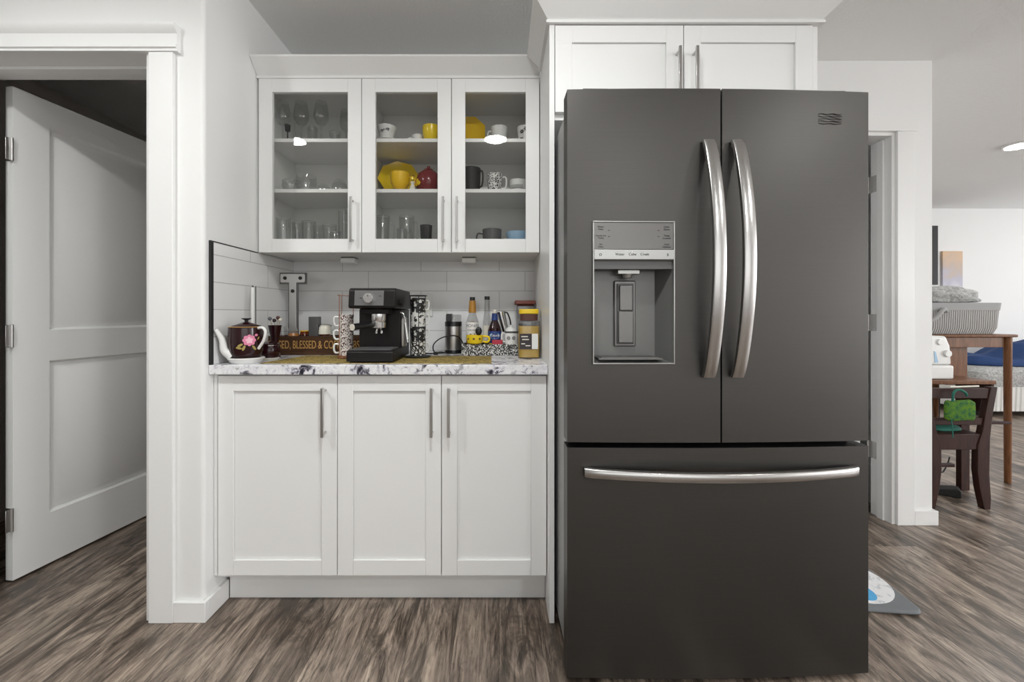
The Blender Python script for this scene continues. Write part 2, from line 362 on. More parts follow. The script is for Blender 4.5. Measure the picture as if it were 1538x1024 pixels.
# baseboards
bm = bm_(); box(bm, -1.163, XL+.014, YW-.014, YW, 0, .073); box(bm, XL, XL+.014, YW, 1.625, 0, .073)
struct('baseboard_left', bm, 'trim', bevel=.002)
bm = bm_(); box(bm, 2.165, 2.288, YR-.016, YR, 0, .075); box(bm, 2.27, 2.288, YR, 5.26, 0, .075); box(bm, 2.288, 8.0, 5.245, 5.26, 0, .085)
struct('baseboard_right', bm, 'trim', bevel=.002)
# right doorway casing and jamb
bm = bm_(); box(bm, 2.075, 2.165, YR-.016, YR, 0, 2.055); box(bm, 1.23, 2.18, YR-.020, YR, 2.055, 2.145)
struct('trim_5', bm, 'trim', bevel=.002)
bm = bm_(); box(bm, 2.057, 2.075, YR-.002, 2.32, 0, 2.055); box(bm, 2.045, 2.057, 2.235, 2.27, 0, 2.03); box(bm, 1.31, 2.057, YR-.002, 2.32, 2.037, 2.055); box(bm, 1.31, 1.328, YR-.002, 2.32, 0, 2.037)
struct('trim_6', bm, 'trim', bevel=.0015)
# two-panel doors
def panel_door(name, wd, ht, loc, rz, hinge_x, hinge_zs, side=-1):
    t = thing(name, None, None, loc, rz, kind='structure')
    bm = bm_(); T = .035
    s = .125
    zs = [0, .22, .885, 1.02, ht-.115, ht]
    box(bm, 0, s, 0, T, 0, ht); box(bm, wd-s, wd, 0, T, 0, ht)
    box(bm, s, wd-s, 0, T, zs[0], zs[1]); box(bm, s, wd-s, 0, T, zs[2], zs[3]); box(bm, s, wd-s, 0, T, zs[4], zs[5])
    for a, b in ((zs[1], zs[2]), (zs[3], zs[4])):
        nested(bm, s, wd-s, a, b, [(0, 0), (.010, .016), (.015, .016), (.046, .0)])
        nested(bm, s, wd-s, a, b, [(0, T), (.010, T-.016), (.015, T-.016), (.046, T)])
    obj('door_leaf', bm, 'doorw', t, recalc=True)
    for z in hinge_zs:
        bm = bm_(); box(bm, -.0035, 0, .002, .033, z-.045, z+.045); tube(bm, [(-.006, -.005, z-.047), (-.006, -.005, z+.047)], .0055, 10)
        box(bm, -.024, -.004, -.0025, .0005, z-.045, z+.045)
        obj('hinge', bm, 'steel', t, bevel=.001)
    return t
panel_door('door_1', .74, 2.02, (-1.988, 1.711, .012), math.radians(82), 0, (.25, 1.0, 1.76))
t = panel_door('door_2', .74, 2.02, (2.02, 2.345, .012), math.radians(90), 0, ())
for z in (.355, 1.055, 1.815):     # hinge leaves on the jamb
    bm = bm_(); box(bm, 2.054, 2.057, 2.285, 2.33, z-.045, z+.045); tube(bm, [(2.05, 2.328, z-.047), (2.05, 2.328, z+.047)], .007, 10)
    o = obj('hinge', bm, 'steel', t, bevel=.001)
    o.matrix_parent_inverse = (Matrix.Translation(t.location) @ Matrix.Rotation(t.rotation_euler.z, 4, 'Z')).inverted()

# backsplash
bm = bm_(); box(bm, XL+.006, .178, YB-.007, YB, CT, 1.371); struct('trim_7', bm, 'tile')
bm = bm_(); box(bm, XL, XL+.006, 1.545, YB-.007, CT, 1.367); struct('trim_8', bm, 'tile_side')
bm = bm_(); box(bm, XL, XL+.008, 1.530, 1.545, CT, 1.371); box(bm, XL, XL+.008, 1.545, 1.83, 1.367, 1.371); struct('trim_9', bm, 'matte')

# ---------------------------------------------------------------- cabinets
def bar_handle(parent, x, y, z0, z1, sec=.010, out=.026):
    bm = bm_(); h = sec/2
    box(bm, x-h, x+h, y-out-sec, y-out, z0, z1)
    for z in (z0+.012, z1-.012): tube(bm, [(x, y, z), (x, y-out-.001, z)], .0045, 8)
    return obj('handle', bm, 'steel', parent, bevel=.0012)
def shaker(parent, x0, x1, z0, z1, y, T=.019, fr=.058, glassy=False, label=None):
    bm = bm_(); g = .0015; x0 += g; x1 -= g
    box(bm, x0, x0+fr, y, y+T, z0, z1); box(bm, x1-fr, x1, y, y+T, z0, z1)
    box(bm, x0+fr, x1-fr, y, y+T, z0, z0+fr); box(bm, x0+fr, x1-fr, y, y+T, z1-fr, z1)
    if not glassy: box(bm, x0+fr, x1-fr, y+.008, y+T-.002, z0+fr, z1-fr)
    d = obj('door', bm, 'cab', parent, bevel=.0012)
    if glassy:
        bm = bm_(); v = [bm.verts.new(p) for p in ((x0+fr-.003, y+.012, z0+fr-.003), (x1-fr+.003, y+.012, z0+fr-.003), (x1-fr+.003, y+.012, z1-fr+.003), (x0+fr-.003, y+.012, z1-fr+.003))]
        bm.faces.new(v); obj('glass_pane', bm, 'pane', d)
    return d
CR = .178
bc = thing('base_cabinet', 'white three-door base cabinet under the speckled counter', 'cabinet', (0, 0, 0))
bm = bm_(); box(bm, XL+.002, CR-.001, 1.574, 2.15, .115, .878); obj('carcass', bm, 'cab', bc)
bm = bm_(); box(bm, XL+.016, CR-.001, 1.626, 1.64, .001, .114); obj('toe_kick', bm, 'cab', bc)
bx = [-1.046, -.6016, -.2149, CR-.002]
bm = bm_(); box(bm, XL+.002, -1.048, 1.556, 1.573, .13, .878); obj('filler_strip', bm, 'cab', bc)
for i in range(3):
    d = shaker(bc, bx[i], bx[i+1], .131, .872, 1.554, fr=.057)
    hx = (bx[1]-.043, bx[2]-.033, bx[2]+.030)[i]
    bar_handle(d, hx, 1.554, .652, .832)
ct = bm_(); box(ct, XL+.001, CR-.001, 1.528, YB-.008, .8795, CT)
tag(obj('countertop', ct, 'counter', bevel=.003), 'white laminate countertop with dark grey and lilac marbling', 'countertop')

uc = thing('hanging_cabinet', 'white three-door glass-fronted cabinet hung above the counter', 'cabinet')
U0, U1 = 1.371, 2.131
bm = bm_()
box(bm, XL+.002, XL+.018, 1.851, 2.150, U0, U1); box(bm, CR-.018, CR-.002, 1.851, 2.150, U0, U1)
box(bm, XL+.018, CR-.018, 1.851, 2.150, U0, U0+.016); box(bm, XL+.018, CR-.018, 1.851, 2.150, U1-.016, U1)
box(bm, XL+.018, CR-.018, 2.142, 2.150, U0+.016, U1-.016); box(bm, -.611, -.595, 1.853, 2.142, U0+.016, U1-.016)
obj('carcass', bm, 'inside', uc)
SH = []
for z in (1.6415, 1.866):
    for a, b in ((XL+.018, -.611), (-.595, CR-.018)):
        bm = bm_(); box(bm, a, b, 1.862, 2.142, z, z+.016); obj('shelf', bm, 'cab', uc, bevel=.0008)
    SH.append(z+.016)
ux = [XL+.008, -.6026, -.2096, CR-.002]
for i in range(3):
    d = shaker(uc, ux[i], ux[i+1], U0, U1, 1.831, fr=.059, glassy=True)
    hx = (ux[1]-.037, ux[2]-.033, ux[2]+.026)[i]
    bar_handle(d, hx, 1.831, 1.412, 1.607, sec=.009)
def crown_prof(y):    # (y,z) going outwards
    return [(y, 2.131), (y-.012, 2.131), (y-.012, 2.141), (y-.004, 2.143), (y-.060, 2.196), (y-.060, 2.204), (y-.052, 2.204), (y+.012, 2.150), (y+.012, 2.131)]
bm = bm_(); prism(bm, crown_prof(1.838), 'x', XL+.002, CR-.002); obj('crown_moulding', bm, 'cab', uc)

fc = thing('refrigerator_cabinet', 'white two-door cabinet built over and beside the refrigerator', 'cabinet')
FY = 1.490; PW = .196; FR = 1.14
bm = bm_(); box(bm, CR, PW, FY, 2.150, .001, 2.131); obj('side_panel', bm, 'cab', fc, bevel=.001)
bm = bm_(); box(bm, FR-.022, FR, FY+.01, 2.150, .001, 2.131); obj('side_panel', bm, 'cab', fc, bevel=.001)
bm = bm_(); box(bm, PW+.001, FR-.023, FY+.021, 2.150, 1.80, 2.131); obj('carcass', bm, 'cab', fc)
mid = .656
for i, (a, b) in enumerate(((PW+.001, mid), (mid, FR-.024))):
    d = shaker(fc, a, b, 1.82, 2.128, FY, fr=.060)
    bar_handle(d, mid+(-.022, .038)[i]-.004, FY, 1.852, 2.035)
# crown wrapping the left side, front and right side (mitred)
bm = bm_()
path = lambda o_: [(CR+.0-o_, 1.838-.060), (CR-o_, FY-o_), (FR+o_, FY-o_), (FR+o_, 2.15)]
pr = [(0, 2.131), (.012, 2.131), (.012, 2.141), (.004, 2.143), (.060, 2.196), (.060, 2.204), (.052, 2.204), (-.012, 2.150), (-.012, 2.131)]
secs = []
for k in range(4):
    secs.append([bm.verts.new((*path(o_)[k], z)) for o_, z in pr])
n = len(pr)
for a, b in zip(secs, secs[1:]):
    for i in range(n): bm.faces.new((a[i], a[(i+1) % n], b[(i+1) % n], b[i]))
bm.faces.new(secs[0]); bm.faces.new(secs[-1][::-1])
obj('crown_moulding', bm, 'cab', fc)

# puck lights under the cabinet
for px in (524, 704.5):
    x = PX(px, 1.99)
    t = thing('puck_light', 'small white puck light under the cabinet, '+('left one, above the espresso machine' if px < 600 else 'right one, above the syrup bottles'), 'light', (x, 2.0, 1.3705), group='puck lights under the wall cabinet')
    bm = bm_(); box(bm, -.033, .033, -.03, .03, -.026, -.004); obj('housing', bm, 'white', t, bevel=.004)
    bm = bm_(); box(bm, -.031, .031, -.028, .028, -.0035, 0); obj('mounting_plate', bm, 'tin', t)
# outlet
t = thing('power_outlet', 'white electrical outlet plate on the tiled backsplash', 'outlet', (PX(640, YB), YB-.008, 1.147))
bm = bm_(); box(bm, -.035, .035, -.006, 0, -.057, .057); obj('cover_plate', bm, 'white', t, bevel=.002)
for z in (-.02, .02):
    bm = bm_(); box(bm, -.014, .014, -.008, -.006, z-.013, z+.013); s_ = obj('socket', bm, 'cream', t, bevel=.001)
    bm = bm_()
    for x in (-.006, .006): box(bm, x-.0012, x+.0012, -.0085, -.008, z-.004, z+.006)
    obj('slot', bm, 'matte', s_)

# ceiling lamps
for (x, y, lab) in ((-.03, .53, 'round flush ceiling lamp above the alcove, reflected in the right glass door'), (-1.56, .50, 'round flush ceiling lamp nearer the left doorway'),
                    (4.08, 3.28, 'round flush ceiling lamp in the far room'), (.95, -1.2, 'unseen ceiling disc added for fill at the rear, behind the viewer'), (2.2, -.3, 'unseen ceiling disc added for fill to the right, before the far room')):  # last two are unseen discs added to light the kitchen
    t = thing('ceiling_light', lab, 'light', (x, y, CH), group='round ceiling lamps')
    bm = bm_(); lathe(bm, [(.083, -.0005), (.100, -.0005), (.097, -.012), (.083, -.014), (.083, -.0005)], n=40); obj('trim_ring', bm, 'white', t)
    bm = bm_(); lathe(bm, [(0, -.013), (.083, -.013), (.083, -.004), (0, -.004)], n=40); obj('diffuser', bm, 'lamp', t)

# ---------------------------------------------------------------- refrigerator
FW = .910
fr = thing('refrigerator', 'dark stainless french-door refrigerator with bottom freezer drawer', 'refrigerator', (.202, 1.246, 0), rz=math.radians(1.0))
def bulge(x): u = (x-FW/2)/(FW/2); return -.012*(1-u*u)
def slab(x0, x1, z0, z1, T=.075, hole=None, nx=16):
    bm = bm_()
    xs = [x0+(x1-x0)*i/nx for i in range(nx+1)]; zs = [z0, z1]
    if hole:
        hx0, hx1, hz0, hz1 = hole; xs = sorted([x for x in xs if min(abs(x-hx0), abs(x-hx1)) > .012]+[hx0, hx1]); zs = [z0, hz0, hz1, z1]
    g = {}
    for i, x in enumerate(xs):
        for j, z in enumerate(zs): g[i, j] = bm.verts.new((x, bulge(x), z))
    for i in range(len(xs)-1):
        for j in range(len(zs)-1):
            if hole and xs[i] >= hole[0]-1e-6 and xs[i+1] <= hole[1]+1e-6 and j == 1: continue
            f = bm.faces.new((g[i, j], g[i+1, j], g[i+1, j+1], g[i, j+1])); f.smooth = True
    bt = [bm.verts.new((x, T, z0)) for x in xs]; tp = [bm.verts.new((x, T, z1)) for x in xs]; J = len(zs)-1
    for i in range(len(xs)-1):
        bm.faces.new((g[i, 0], bt[i], bt[i+1], g[i+1, 0])); bm.faces.new((g[i, J], g[i+1, J], tp[i+1], tp[i])); bm.faces.new((bt[i], tp[i], tp[i+1], bt[i+1]))
    bm.faces.new([bt[0]]+[g[0, j] for j in range(J+1)]+[tp[0]]); n_ = len(xs)-1
    bm.faces.new([bt[n_], tp[n_]]+[g[n_, j] for j in range(J, -1, -1)])
    return bm
bm = bm_(); box(bm, .010, FW-.010, .080, .83, .035, 1.742); obj('body', bm, 'fside', fr, bevel=.004)
bm = bm_(); box(bm, .03, FW-.03, .10, .15, .002, .034); obj('base_grille', bm, 'matte', fr)
for x in (.05, FW-.13):
    bm = bm_(); box(bm, x, x+.08, .02, .16, 1.7705, 1.785); obj('hinge_cover', bm, 'tin', fr, bevel=.004)
for x in (.02, FW-.02): pass
bm = bm_(); box(bm, .012, FW-.012, .0605, .079, .04, 1.735); 
g_ = obj('gasket', bm, 'rubber', fr)
D0, D1 = .720, 1.769; gap = .456
hole = (.0735, .317, .953, 1.3755)
dl = obj('door', slab(.0, gap-.0025, D0, D1, .060, hole), 'dark_steel', fr); dl['label'] = 'left door with water and ice dispenser'
dr = obj('door', slab(gap+.0025, FW, D0, D1, .060), 'dark_steel', fr)
dz = obj('freezer_drawer', slab(.0, FW, .020, .704, .060), 'dark_steel', fr)
def bow(bm, a, b, out, wd, th, axis, N_=36):
    """bowed flat bar: a..b along axis ('z' or 'x'), bulging towards -y"""
    rings = []
    for i in range(N_+1):
        t = i/N_; s = math.sin(PI*t)**.75
        p = a+(b-a)*t; y = -.006-out*s
        dt = .001; s2 = math.sin(PI*min(1, t+dt))**.75; s1 = math.sin(PI*max(0, t-dt))**.75
        ty = -(out*(s2-s1)); tp = (b-a)*2*dt; l = math.hypot(ty, tp); ny, np_ = tp/l, -ty/l    # normal in (y,p)
        if i in (0, N_): ny, np_ = (1, 0) if b > a else (-1, 0)
        ring = []
        for k in range(12):
            an = 2*PI*k/12; cu = abs(math.cos(an))**.45*math.copysign(1, math.cos(an)); cv = abs(math.sin(an))**.7*math.copysign(1, math.sin(an))
            u = wd/2*cu; v_ = th/2*cv
            if axis == 'z': ring.append(bm.verts.new((u, y+ny*v_, p+np_*v_)))
            else: ring.append(bm.verts.new((p+np_*v_, y+ny*v_, u)))
        rings.append(ring)
    for p, q in zip(rings, rings[1:]):
        for k in range(12):
            f = bm.faces.new((p[k], p[(k+1) % 12], q[(k+1) % 12], q[k])); f.smooth = True
    bm.faces.new(rings[0]); bm.faces.new(rings[-1][::-1])
for (x, par) in ((gap-.043, dl), (gap+.042, dr)):
    bm = bm_(); bow(bm, .915, 1.612, .060, .037, .017, 'z')
    for z in (.925, 1.602): box(bm, -.012, .012, -.012, .006, z-.008, z+.008)
    obj('handle', bm, 'bowsteel', par, loc=(x, bulge(x)-.004, 0))
bm = bm_(); bow(bm, .048, FW-.045, .052, .030, .020, 'x')
for x in (.056, FW-.053): box(bm, x-.008, x+.008, -.012, .010, -.012, .012)
obj('handle', bm, 'bowsteel', dz, loc=(0, -.004, .634))
# dispenser (sub-parts of the left door)
x0, x1, z0, z1 = hole; yf = bulge(.2)
bm = bm_()
# recess shell
Ri = [(x0, yf+.002, z0), (x1, yf+.002, z0), (x1, yf+.002, 1.262), (x0, yf+.002, 1.262)]
xi0, xi1 = x0+.020, x1-.032; zi0, zi1 = z0+.018, 1.235; yd = yf+.068
Rb = [(xi0, yd, zi0), (xi1, yd, zi0), (xi1, yd, zi1), (xi0, yd, zi1)]
A = [bm.verts.new(p) for p in Ri]; B = [bm.verts.new(p) for p in Rb]
for i in range(4): bm.faces.new((A[i], A[(i+1) % 4], B[(i+1) % 4], B[i]))
bm.faces.new(B); obj('dispenser_recess', bm, 'dispin', dl, recalc=False)
bm = bm_()   # rim
rw = .0035
for (a, b, c, d) in ((x0, x1, z1-rw, z1), (x0, x1, z0, z0+rw), (x0, x0+rw, z0+rw, z1-rw), (x1-rw, x1, z0+rw, z1-rw)): box(bm, a, b, yf-.006, yf+.012, c, d)
obj('dispenser_rim', bm, 'dispstrip', dl, bevel=.0008)
bm = bm_(); box(bm, x0+rw, x1-rw, yf-.003, yf+.014, 1.292, z1-rw); obj('control_panel', bm, 'disp', dl, bevel=.001)
bm = bm_(); prism(bm, [(yf-.006, 1.262), (yf-.008, 1.291), (yf+.016, 1.291), (yf+.030, 1.245)], 'x', x0+rw, x1-rw); obj('button_strip', bm, 'dispstrip', dl, bevel=.001)
bm = bm_(); box(bm, x0+rw, x1-rw, yf+.004, yf+.05, 1.235, 1.261); obj('dispenser_hood', bm, 'tin', dl)
xm = (xi0+xi1)/2
bm = bm_(); box(bm, xm-.033, xm+.033, yd-.045, yd-.012, 1.222, 1.234); lathe(bm, [(0, 1.210), (.012, 1.210), (.016, 1.222), (0, 1.222)], xm, yd-.03, 16); obj('nozzle', bm, 'dispstrip', dl, bevel=.001)
bm = bm_(); box(bm, xm-.034, xm+.034, yd-.008, yd-.001, 1.000, 1.205); obj('paddle_frame', bm, 'disp', dl, bevel=.004)
bm = bm_(); box(bm, xm-.026, xm+.026, yd-.0125, yd-.0085, 1.008, 1.195); obj('paddle_frame_groove', bm, 'tin', dl, bevel=.003)
bm = bm_(); box(bm, xm-.023, xm+.023, yd-.018, yd-.013, 1.012, 1.110); box(bm, xm-.020, xm+.020, yd-.020, yd-.013, 1.112, 1.190); obj('paddle', bm, 'disp', dl, bevel=.002)
bm = bm_(); box(bm, xi0, xi1, yf+.005, yd-.004, z0+.012, z0+.017)
for i in range(9): box(bm, xi0+.01, xi1-.01, yf+.008+i*.006, yf+.0105+i*.006, z0+.017, z0+.019)
obj('drip_grille', bm, 'disp', dl)
text('button_text', 'Water    Cube    Crush', .0105, 'print', dl, (xm, yf-.0075, 1.277), rot=(PI/2, 0, 0))
text('button_text', 'o', .016, 'print', dl, (x0+.022, yf-.0075, 1.277)); text('button_text', 's', .016, 'print', dl, (x1-.022, yf-.0075, 1.277))
for dx, s_ in ((.024, ('Water\nFilter', 'Accela Ice\nTurbo', 'Air\nFilter')), (-.024, ('Door\nAlarm', 'Temp\nControl', 'Hold\nOptions'))):
    for k, b in enumerate(s_): text('panel_text', b, .0075, 'print', dl, ((x0 if dx > 0 else x1)+dx, yf-.0035, 1.355-k*.026))
for dx in (.048, -.048):
    bm = bm_()
    for z in (1.348, 1.33): box(bm, (x0 if dx > 0 else x1)+dx-.003, (x0 if dx > 0 else x1)+dx+.003, yf-.0036, yf-.003, z-.001, z+.001)
    obj('indicator_mark', bm, 'print', dl)
bm = bm_(); box(bm, xm-.0015, xm+.0015, yf-.0084, yf-.0078, 1.284, 1.287); obj('indicator_light', bm, 'white', dl)
# blurred badge strokes on the right door
bm = bm_()
for k in range(5):
    z = 1.699-k*.0072; yy = bulge(.79)-.0016
    pts = [(.752+.070*i/12+random.uniform(-.001, .001), yy-.0, z+.0016*math.sin(i*1.1+k*2)+random.uniform(-.0006, .0006)) for i in range(13)]
    tube(bm, pts, .0011, 6)
obj('badge', bm, 'print', dr)
# crumpled tissue on the refrigerator
bm = bm_(); bmesh.ops.create_icosphere(bm, subdivisions=3, radius=1)
for v in bm.verts:
    k = 1+.35*math.sin(v.co.x*9+v.co.z*5)*math.sin(v.co.y*7+2)+random.uniform(-.06, .06); v.co = Vector((v.co.x*.035*k, v.co.y*.03*k, max(-.016, v.co.z*.018*k)))
tag(obj('paper_tissue', bm, 'white', loc=(.43, 1.33, 1.787), smooth=True), 'crumpled white tissue lying on top of the refrigerator', 'tissue')

# ---------------------------------------------------------------- crockery builders
def handle_mesh(r, h, out=.024, rad=.004, z0=.2, z1=.8, ang=0):
    bm = bm_(); a = [(r-.002, h*z1), (r+out*.8, h*(z1+.02)), (r+out, h*(z0+z1)/2), (r+out*.7, h*z0), (r-.002, h*z0)]
    tube(bm, [(p.x, 0, p.z) for p in curve([(x, 0, z) for x, z in a], 6)], rad, 8)
    return bm
def mug(name, label, cat, X, Y, Z, r, h, m, hang=None, taper=1.0, foot=1.0, th=.0035, print_=None, group=None, out=.022, prof=None, rot=None):
    t = thing(name, label, cat, (X, Y, Z), group=group, rot=rot)
    bm = bm_()
    if prof is None:
        rb = r*taper
        prof = [(0, .003), (rb*foot*.85, .003), (rb*foot*.85, 0), (rb*foot, 0), (rb, .008), (r, h), (r-th, h), (max(rb-th, .002), .010), (0, .007)]
    lathe(bm, prof); obj('cup', bm, m, t)
    if hang is not None:
        o = obj('handle', handle_mesh(r*(taper+1)/2-.001, h, out), {'floralcup': 'white', 'leopard': 'white', 'diamond': 'white', 'dots': 'white', 'blackpat': 'white'}.get(m, m), t); o.rotation_euler = (0, 0, hang)
    return t
def tumbler(label, X, Y, Z, r, h, m='glass', taper=.85, hang=None, name='drinking_glass', cat='glass', group=None, th=.002, ribs=False):
    t = thing(name, label, cat, (X, Y, Z), group=group); bm = bm_(); rb = r*taper
    lathe(bm, [(0, 0), (rb, 0), (r, h), (r-th, h+.0005), (r-th-.001, h-.002), (rb-th, .008), (0, .008)], n=8 if ribs else 28, smooth=not ribs); obj('bowl', bm, m, t)
    bm = bm_(); tube(bm, [((r-.001)*math.cos(a*PI/12), (r-.001)*math.sin(a*PI/12), h) for a in range(25)], .0013, 6, cap=False); obj('rim', bm, m, t)
    if hang is not None: o = obj('handle', handle_mesh(r-.001, h, .022, .0045), m, t); o.rotation_euler = (0, 0, hang)
    return t
def wineglass(label, X, Y, Z, h=.205, r=.034, group='wine glasses on the top shelf', rb=.030):
    t = thing('wine_glass', label, 'glass', (X, Y, Z), group=group)
    bm = bm_(); lathe(bm, [(0, 0), (rb, 0), (rb, .0015), (.006, .004)]+[(0, .004)], n=28); obj('foot', bm, 'glass', t)
    bm = bm_(); lathe(bm, [(.0045, .004), (.0032, .03), (.0055, .05), (.0032, .06), (.0045, h*.44)], n=14); obj('stem', bm, 'glass', t)
    bm = bm_(); b = h*.44; H = h-b
    lathe(bm, [(.004, b), (r*.62, b+H*.12), (r*.96, b+H*.32), (r, b+H*.45), (r*.88, b+H*.75), (r*.72, h), (r*.72-.0015, h), (r*.86, b+H*.75), (r-.002, b+H*.45), (r*.93, b+H*.33), (r*.58, b+H*.14), (0, b+.006)], n=28); obj('bowl', bm, 'glass', t)
    return t
# --- top shelf (z)
ZT, ZM, ZB = SH[1]+.0005, SH[0]+.0005, U0+.0165
g = 'wine glasses on the top shelf'
wineglass('wine glass on the top shelf, nearest the left side of the cabinet', PX(425, 1.95), 1.95, ZT, r=.033)
wineglass('wine glass on the top shelf, middle of the three tall ones', PX(452.5, 1.95), 1.95, ZT)
wineglass('wine glass on the top shelf, third from the left', PX(482.5, 1.95), 1.95, ZT)
tumbler('small cut-glass tumbler between the second and third wine glasses', PX(469, 2.02), 2.02, ZT, .024, .115, taper=.8, group='small glasses on the top shelf')
tumbler('small clear glass right of the third wine glass, low on the top shelf', PX(503, 2.0), 2.0, ZT, .026, .085, taper=.7, group='small glasses on the top shelf')
wineglass('stemmed glass at the right end of the left compartment, top shelf', PX(520, 2.0), 2.0, ZT, .19, .030, rb=.027)
t = thing('cordial_glass', 'tiny dark-stemmed cordial glass beside the first wine glass', 'glass', (PX(432, 1.93), 1.93, ZT))
bm = bm_(); lathe(bm, [(0, 0), (.016, 0), (.004, .005), (.003, .055), (0, .055)], n=16); obj('stem', bm, 'glassd', t)
bm = bm_(); lathe(bm, [(0, .055), (.011, .062), (.013, .09), (.012, .09), (.010, .065), (0, .06)], n=16); obj('bowl', bm, 'glassd', t)
# middle compartment, top
def saucer(label, X, Y, Z, r, m, group=None, name='saucer', cat='saucer', rot=None):
    bm = bm_(); lathe(bm, [(0, 0), (r*.5, 0), (r*.55, .003), (r, .012), (r, .014), (r*.55, .006), (0, .005)]); return tag(obj(name, bm, m, loc=(X, Y, Z), rot=rot or (0, 0, 0)), label, cat, group)
saucer('white saucer under the grey-flowered cup on the top shelf', PX(583, 1.93), 1.93, ZT, .052, 'white')
t = mug('teacup', 'white teacup with a grey flower sprig, on a saucer on the top shelf', 'cup', PX(581, 1.93), 1.93, ZT+.0065, .043, .072, 'white', taper=.62)
bm = bm_()
for i in range(9): blob_disc(bm, 0, random.uniform(-.018, .018), .046+random.uniform(-.006, .006), .0045, .0028, random.uniform(0, 3), bend=.0388, off=.0025)
obj('flower_print', bm, 'greyprint', t)
mug('espresso_cup', 'small low white cup with blue pattern beside the yellow cup', 'cup', PX(628, 1.95), 1.95, ZT, .028, .047, 'white', hang=PI, taper=.7)
mug('teacup', 'rounded bright yellow teacup on the top shelf', 'cup', PX(648, 1.92), 1.92, ZT, .040, .075, 'yellow', prof=[(0, .003), (.018, .003), (.018, 0), (.022, 0), (.024, .008), (.036, .025), (.0405, .05), (.040, .075), (.037, .075), (.037, .05), (.03, .027), (0, .010)])
# octagonal plate standing on edge, leaning on the back
def octo(r, th=.010): return [(r*math.cos(PI/8+i*PI/4), r*math.sin(PI/8+i*PI/4)) for i in range(8)]
def octoplate(name, label, loc, rot, r, m, rim=.8, depth=.014, cat='plate', group=None):
    bm = bm_(); rs = [(r, depth), (r*rim, .004), (r*.6, .002), (r*.6, -.002), (r*rim, 0), (r, depth-.004)]
    rings = [[bm.verts.new((x*q/r, y*q/r, z)) for x, y in octo(r)] for q, z in rs]
    for k in range(6):
        a, b = rings[k], rings[(k+1) % 6]
        if k == 2: continue
        for i in range(8): bm.faces.new((a[i], a[(i+1) % 8], b[(i+1) % 8], b[i]))
    bm.faces.new(rings[2]); bm.faces.new(rings[3][::-1])
    return tag(obj(name, bm, m, loc=loc, rot=rot), label, cat, group)
octoplate('side_plate', 'yellow octagonal plate standing on edge on the top shelf', (PX(703, 2.0), 2.02, ZT+.088), (math.radians(80), 0, 0), .088, 'mustard')
t = thing('plate_stand', 'small dark wire stand holding the yellow octagonal plate', 'stand', (PX(703, 1.98), 1.98, ZT)); bm = bm_()
for x in (-.02, .02): tube(bm, curve([(x, -.02, .022), (x, -.018, .004), (x, 0, .003), (x, .05, .003)], 5), .002, 6)
tube(bm, [(-.02, .05, .003), (.02, .05, .003)], .002, 6); obj('wire', bm, 'darkbrown', t)
mug('teacup', 'white teacup with a small green mark, above the lamp reflection', 'cup', PX(750, 1.96), 1.96, ZT, .040, .088, 'white', taper=.7, hang=PI)
t = mug('mug', 'white mug with black daisies at the right end of the top shelf', 'mug', PX(789, 1.95), 1.95, ZT, .038, .085, 'white', taper=.85)
bm = bm_()
for cx, cz in ((-.018, .055), (.012, .04), (-.02, .02), (.0, .066)):
    for k in range(6): a_ = k*PI/3; blob_disc(bm, 0, cx+.0062*math.cos(a_), cz+.0062*math.sin(a_), .0045, .0025, a_, bend=.0360, off=.0022)
obj('flower_print', bm, 'matte', t)
# --- middle shelf
gb = 'clear round glass bowls on the middle shelf'
def gbowl(label, px, Y, r, h, inv=False, stack=0):
    t = thing('glass_bowl', label, 'bowl', (PX(px, Y), Y, ZM+stack+(.0018 if inv else 0)), group=gb); bm = bm_()
    pr = [(0, 0), (r*.45, 0), (r*.8, h*.25), (r, h*.6), (r*.93, h), (r*.93-.002, h), (r-.003, h*.6), (r*.78, h*.28), (0, .005)]
    if inv: pr = [(a, h-b) for a, b in pr]
    lathe(bm, pr, n=28); obj('bowl', bm, 'glass', t)
    bm = bm_(); rr = pr[4]; tube(bm, [((rr[0]-.001)*math.cos(a*PI/12), (rr[0]-.001)*math.sin(a*PI/12), rr[1]) for a in range(25)], .0016, 6, cap=False); obj('rim', bm, 'glass', t)
gbowl('squat clear glass bowl nearest the left side, middle shelf', 437, 1.95, .040, .062)
gbowl('tallest clear glass bowl on the middle shelf, second from left', 460, 2.0, .048, .10)
gbowl('small clear glass bowl in front between the two larger ones', 486, 1.94, .033, .040, True)
gbowl('rounded clear glass bowl at the right of the left compartment', 510, 2.0, .040, .082, True)
octoplate('serving_platter', 'large yellow octagonal platter leaning in the middle compartment', (-.494, 2.058, ZM+.104), (math.radians(66), math.radians(14), 0), .099, 'yellow', depth=.02)
t = mug('teacup', 'yellow footed cup in front of the large yellow platter', 'cup', PX(601, 1.925), 1.925, ZM, .045, .088, 'mustard', prof=[(0, .004), (.018, .004), (.02, 0), (.024, 0), (.017, .012), (.03, .022), (.043, .045), (.045, .088), (.042, .088), (.040, .045), (.028, .026), (0, .018)], hang=0)
t = thing('teapot', 'burgundy teapot with yellow flowers on the middle shelf', 'teapot', (PX(643, 1.955), 1.965, ZM))
bm = bm_(); lathe(bm, [(0, .003), (.032, .003), (.034, 0), (.040, .006), (.056, .035), (.060, .06), (.050, .095), (.03, .112), (0, .114)], n=36); obj('body', bm, 'burg', t)
bm = bm_(); lathe(bm, [(0, .1125), (.026, .1125), (.022, .12), (.006, .124), (.009, .134), (0, .138)], n=24); obj('lid', bm, 'burg', t)
bm = bm_(); tube(bm, curve([(-.040, -.014, .035), (-.060, -.02, .052), (-.070, -.022, .085)], 6), [.013, .012, .011, .011, .010, .010, .009, .008, .008, .008, .007, .007, .006], 10); obj('spout', bm, 'burg', t)
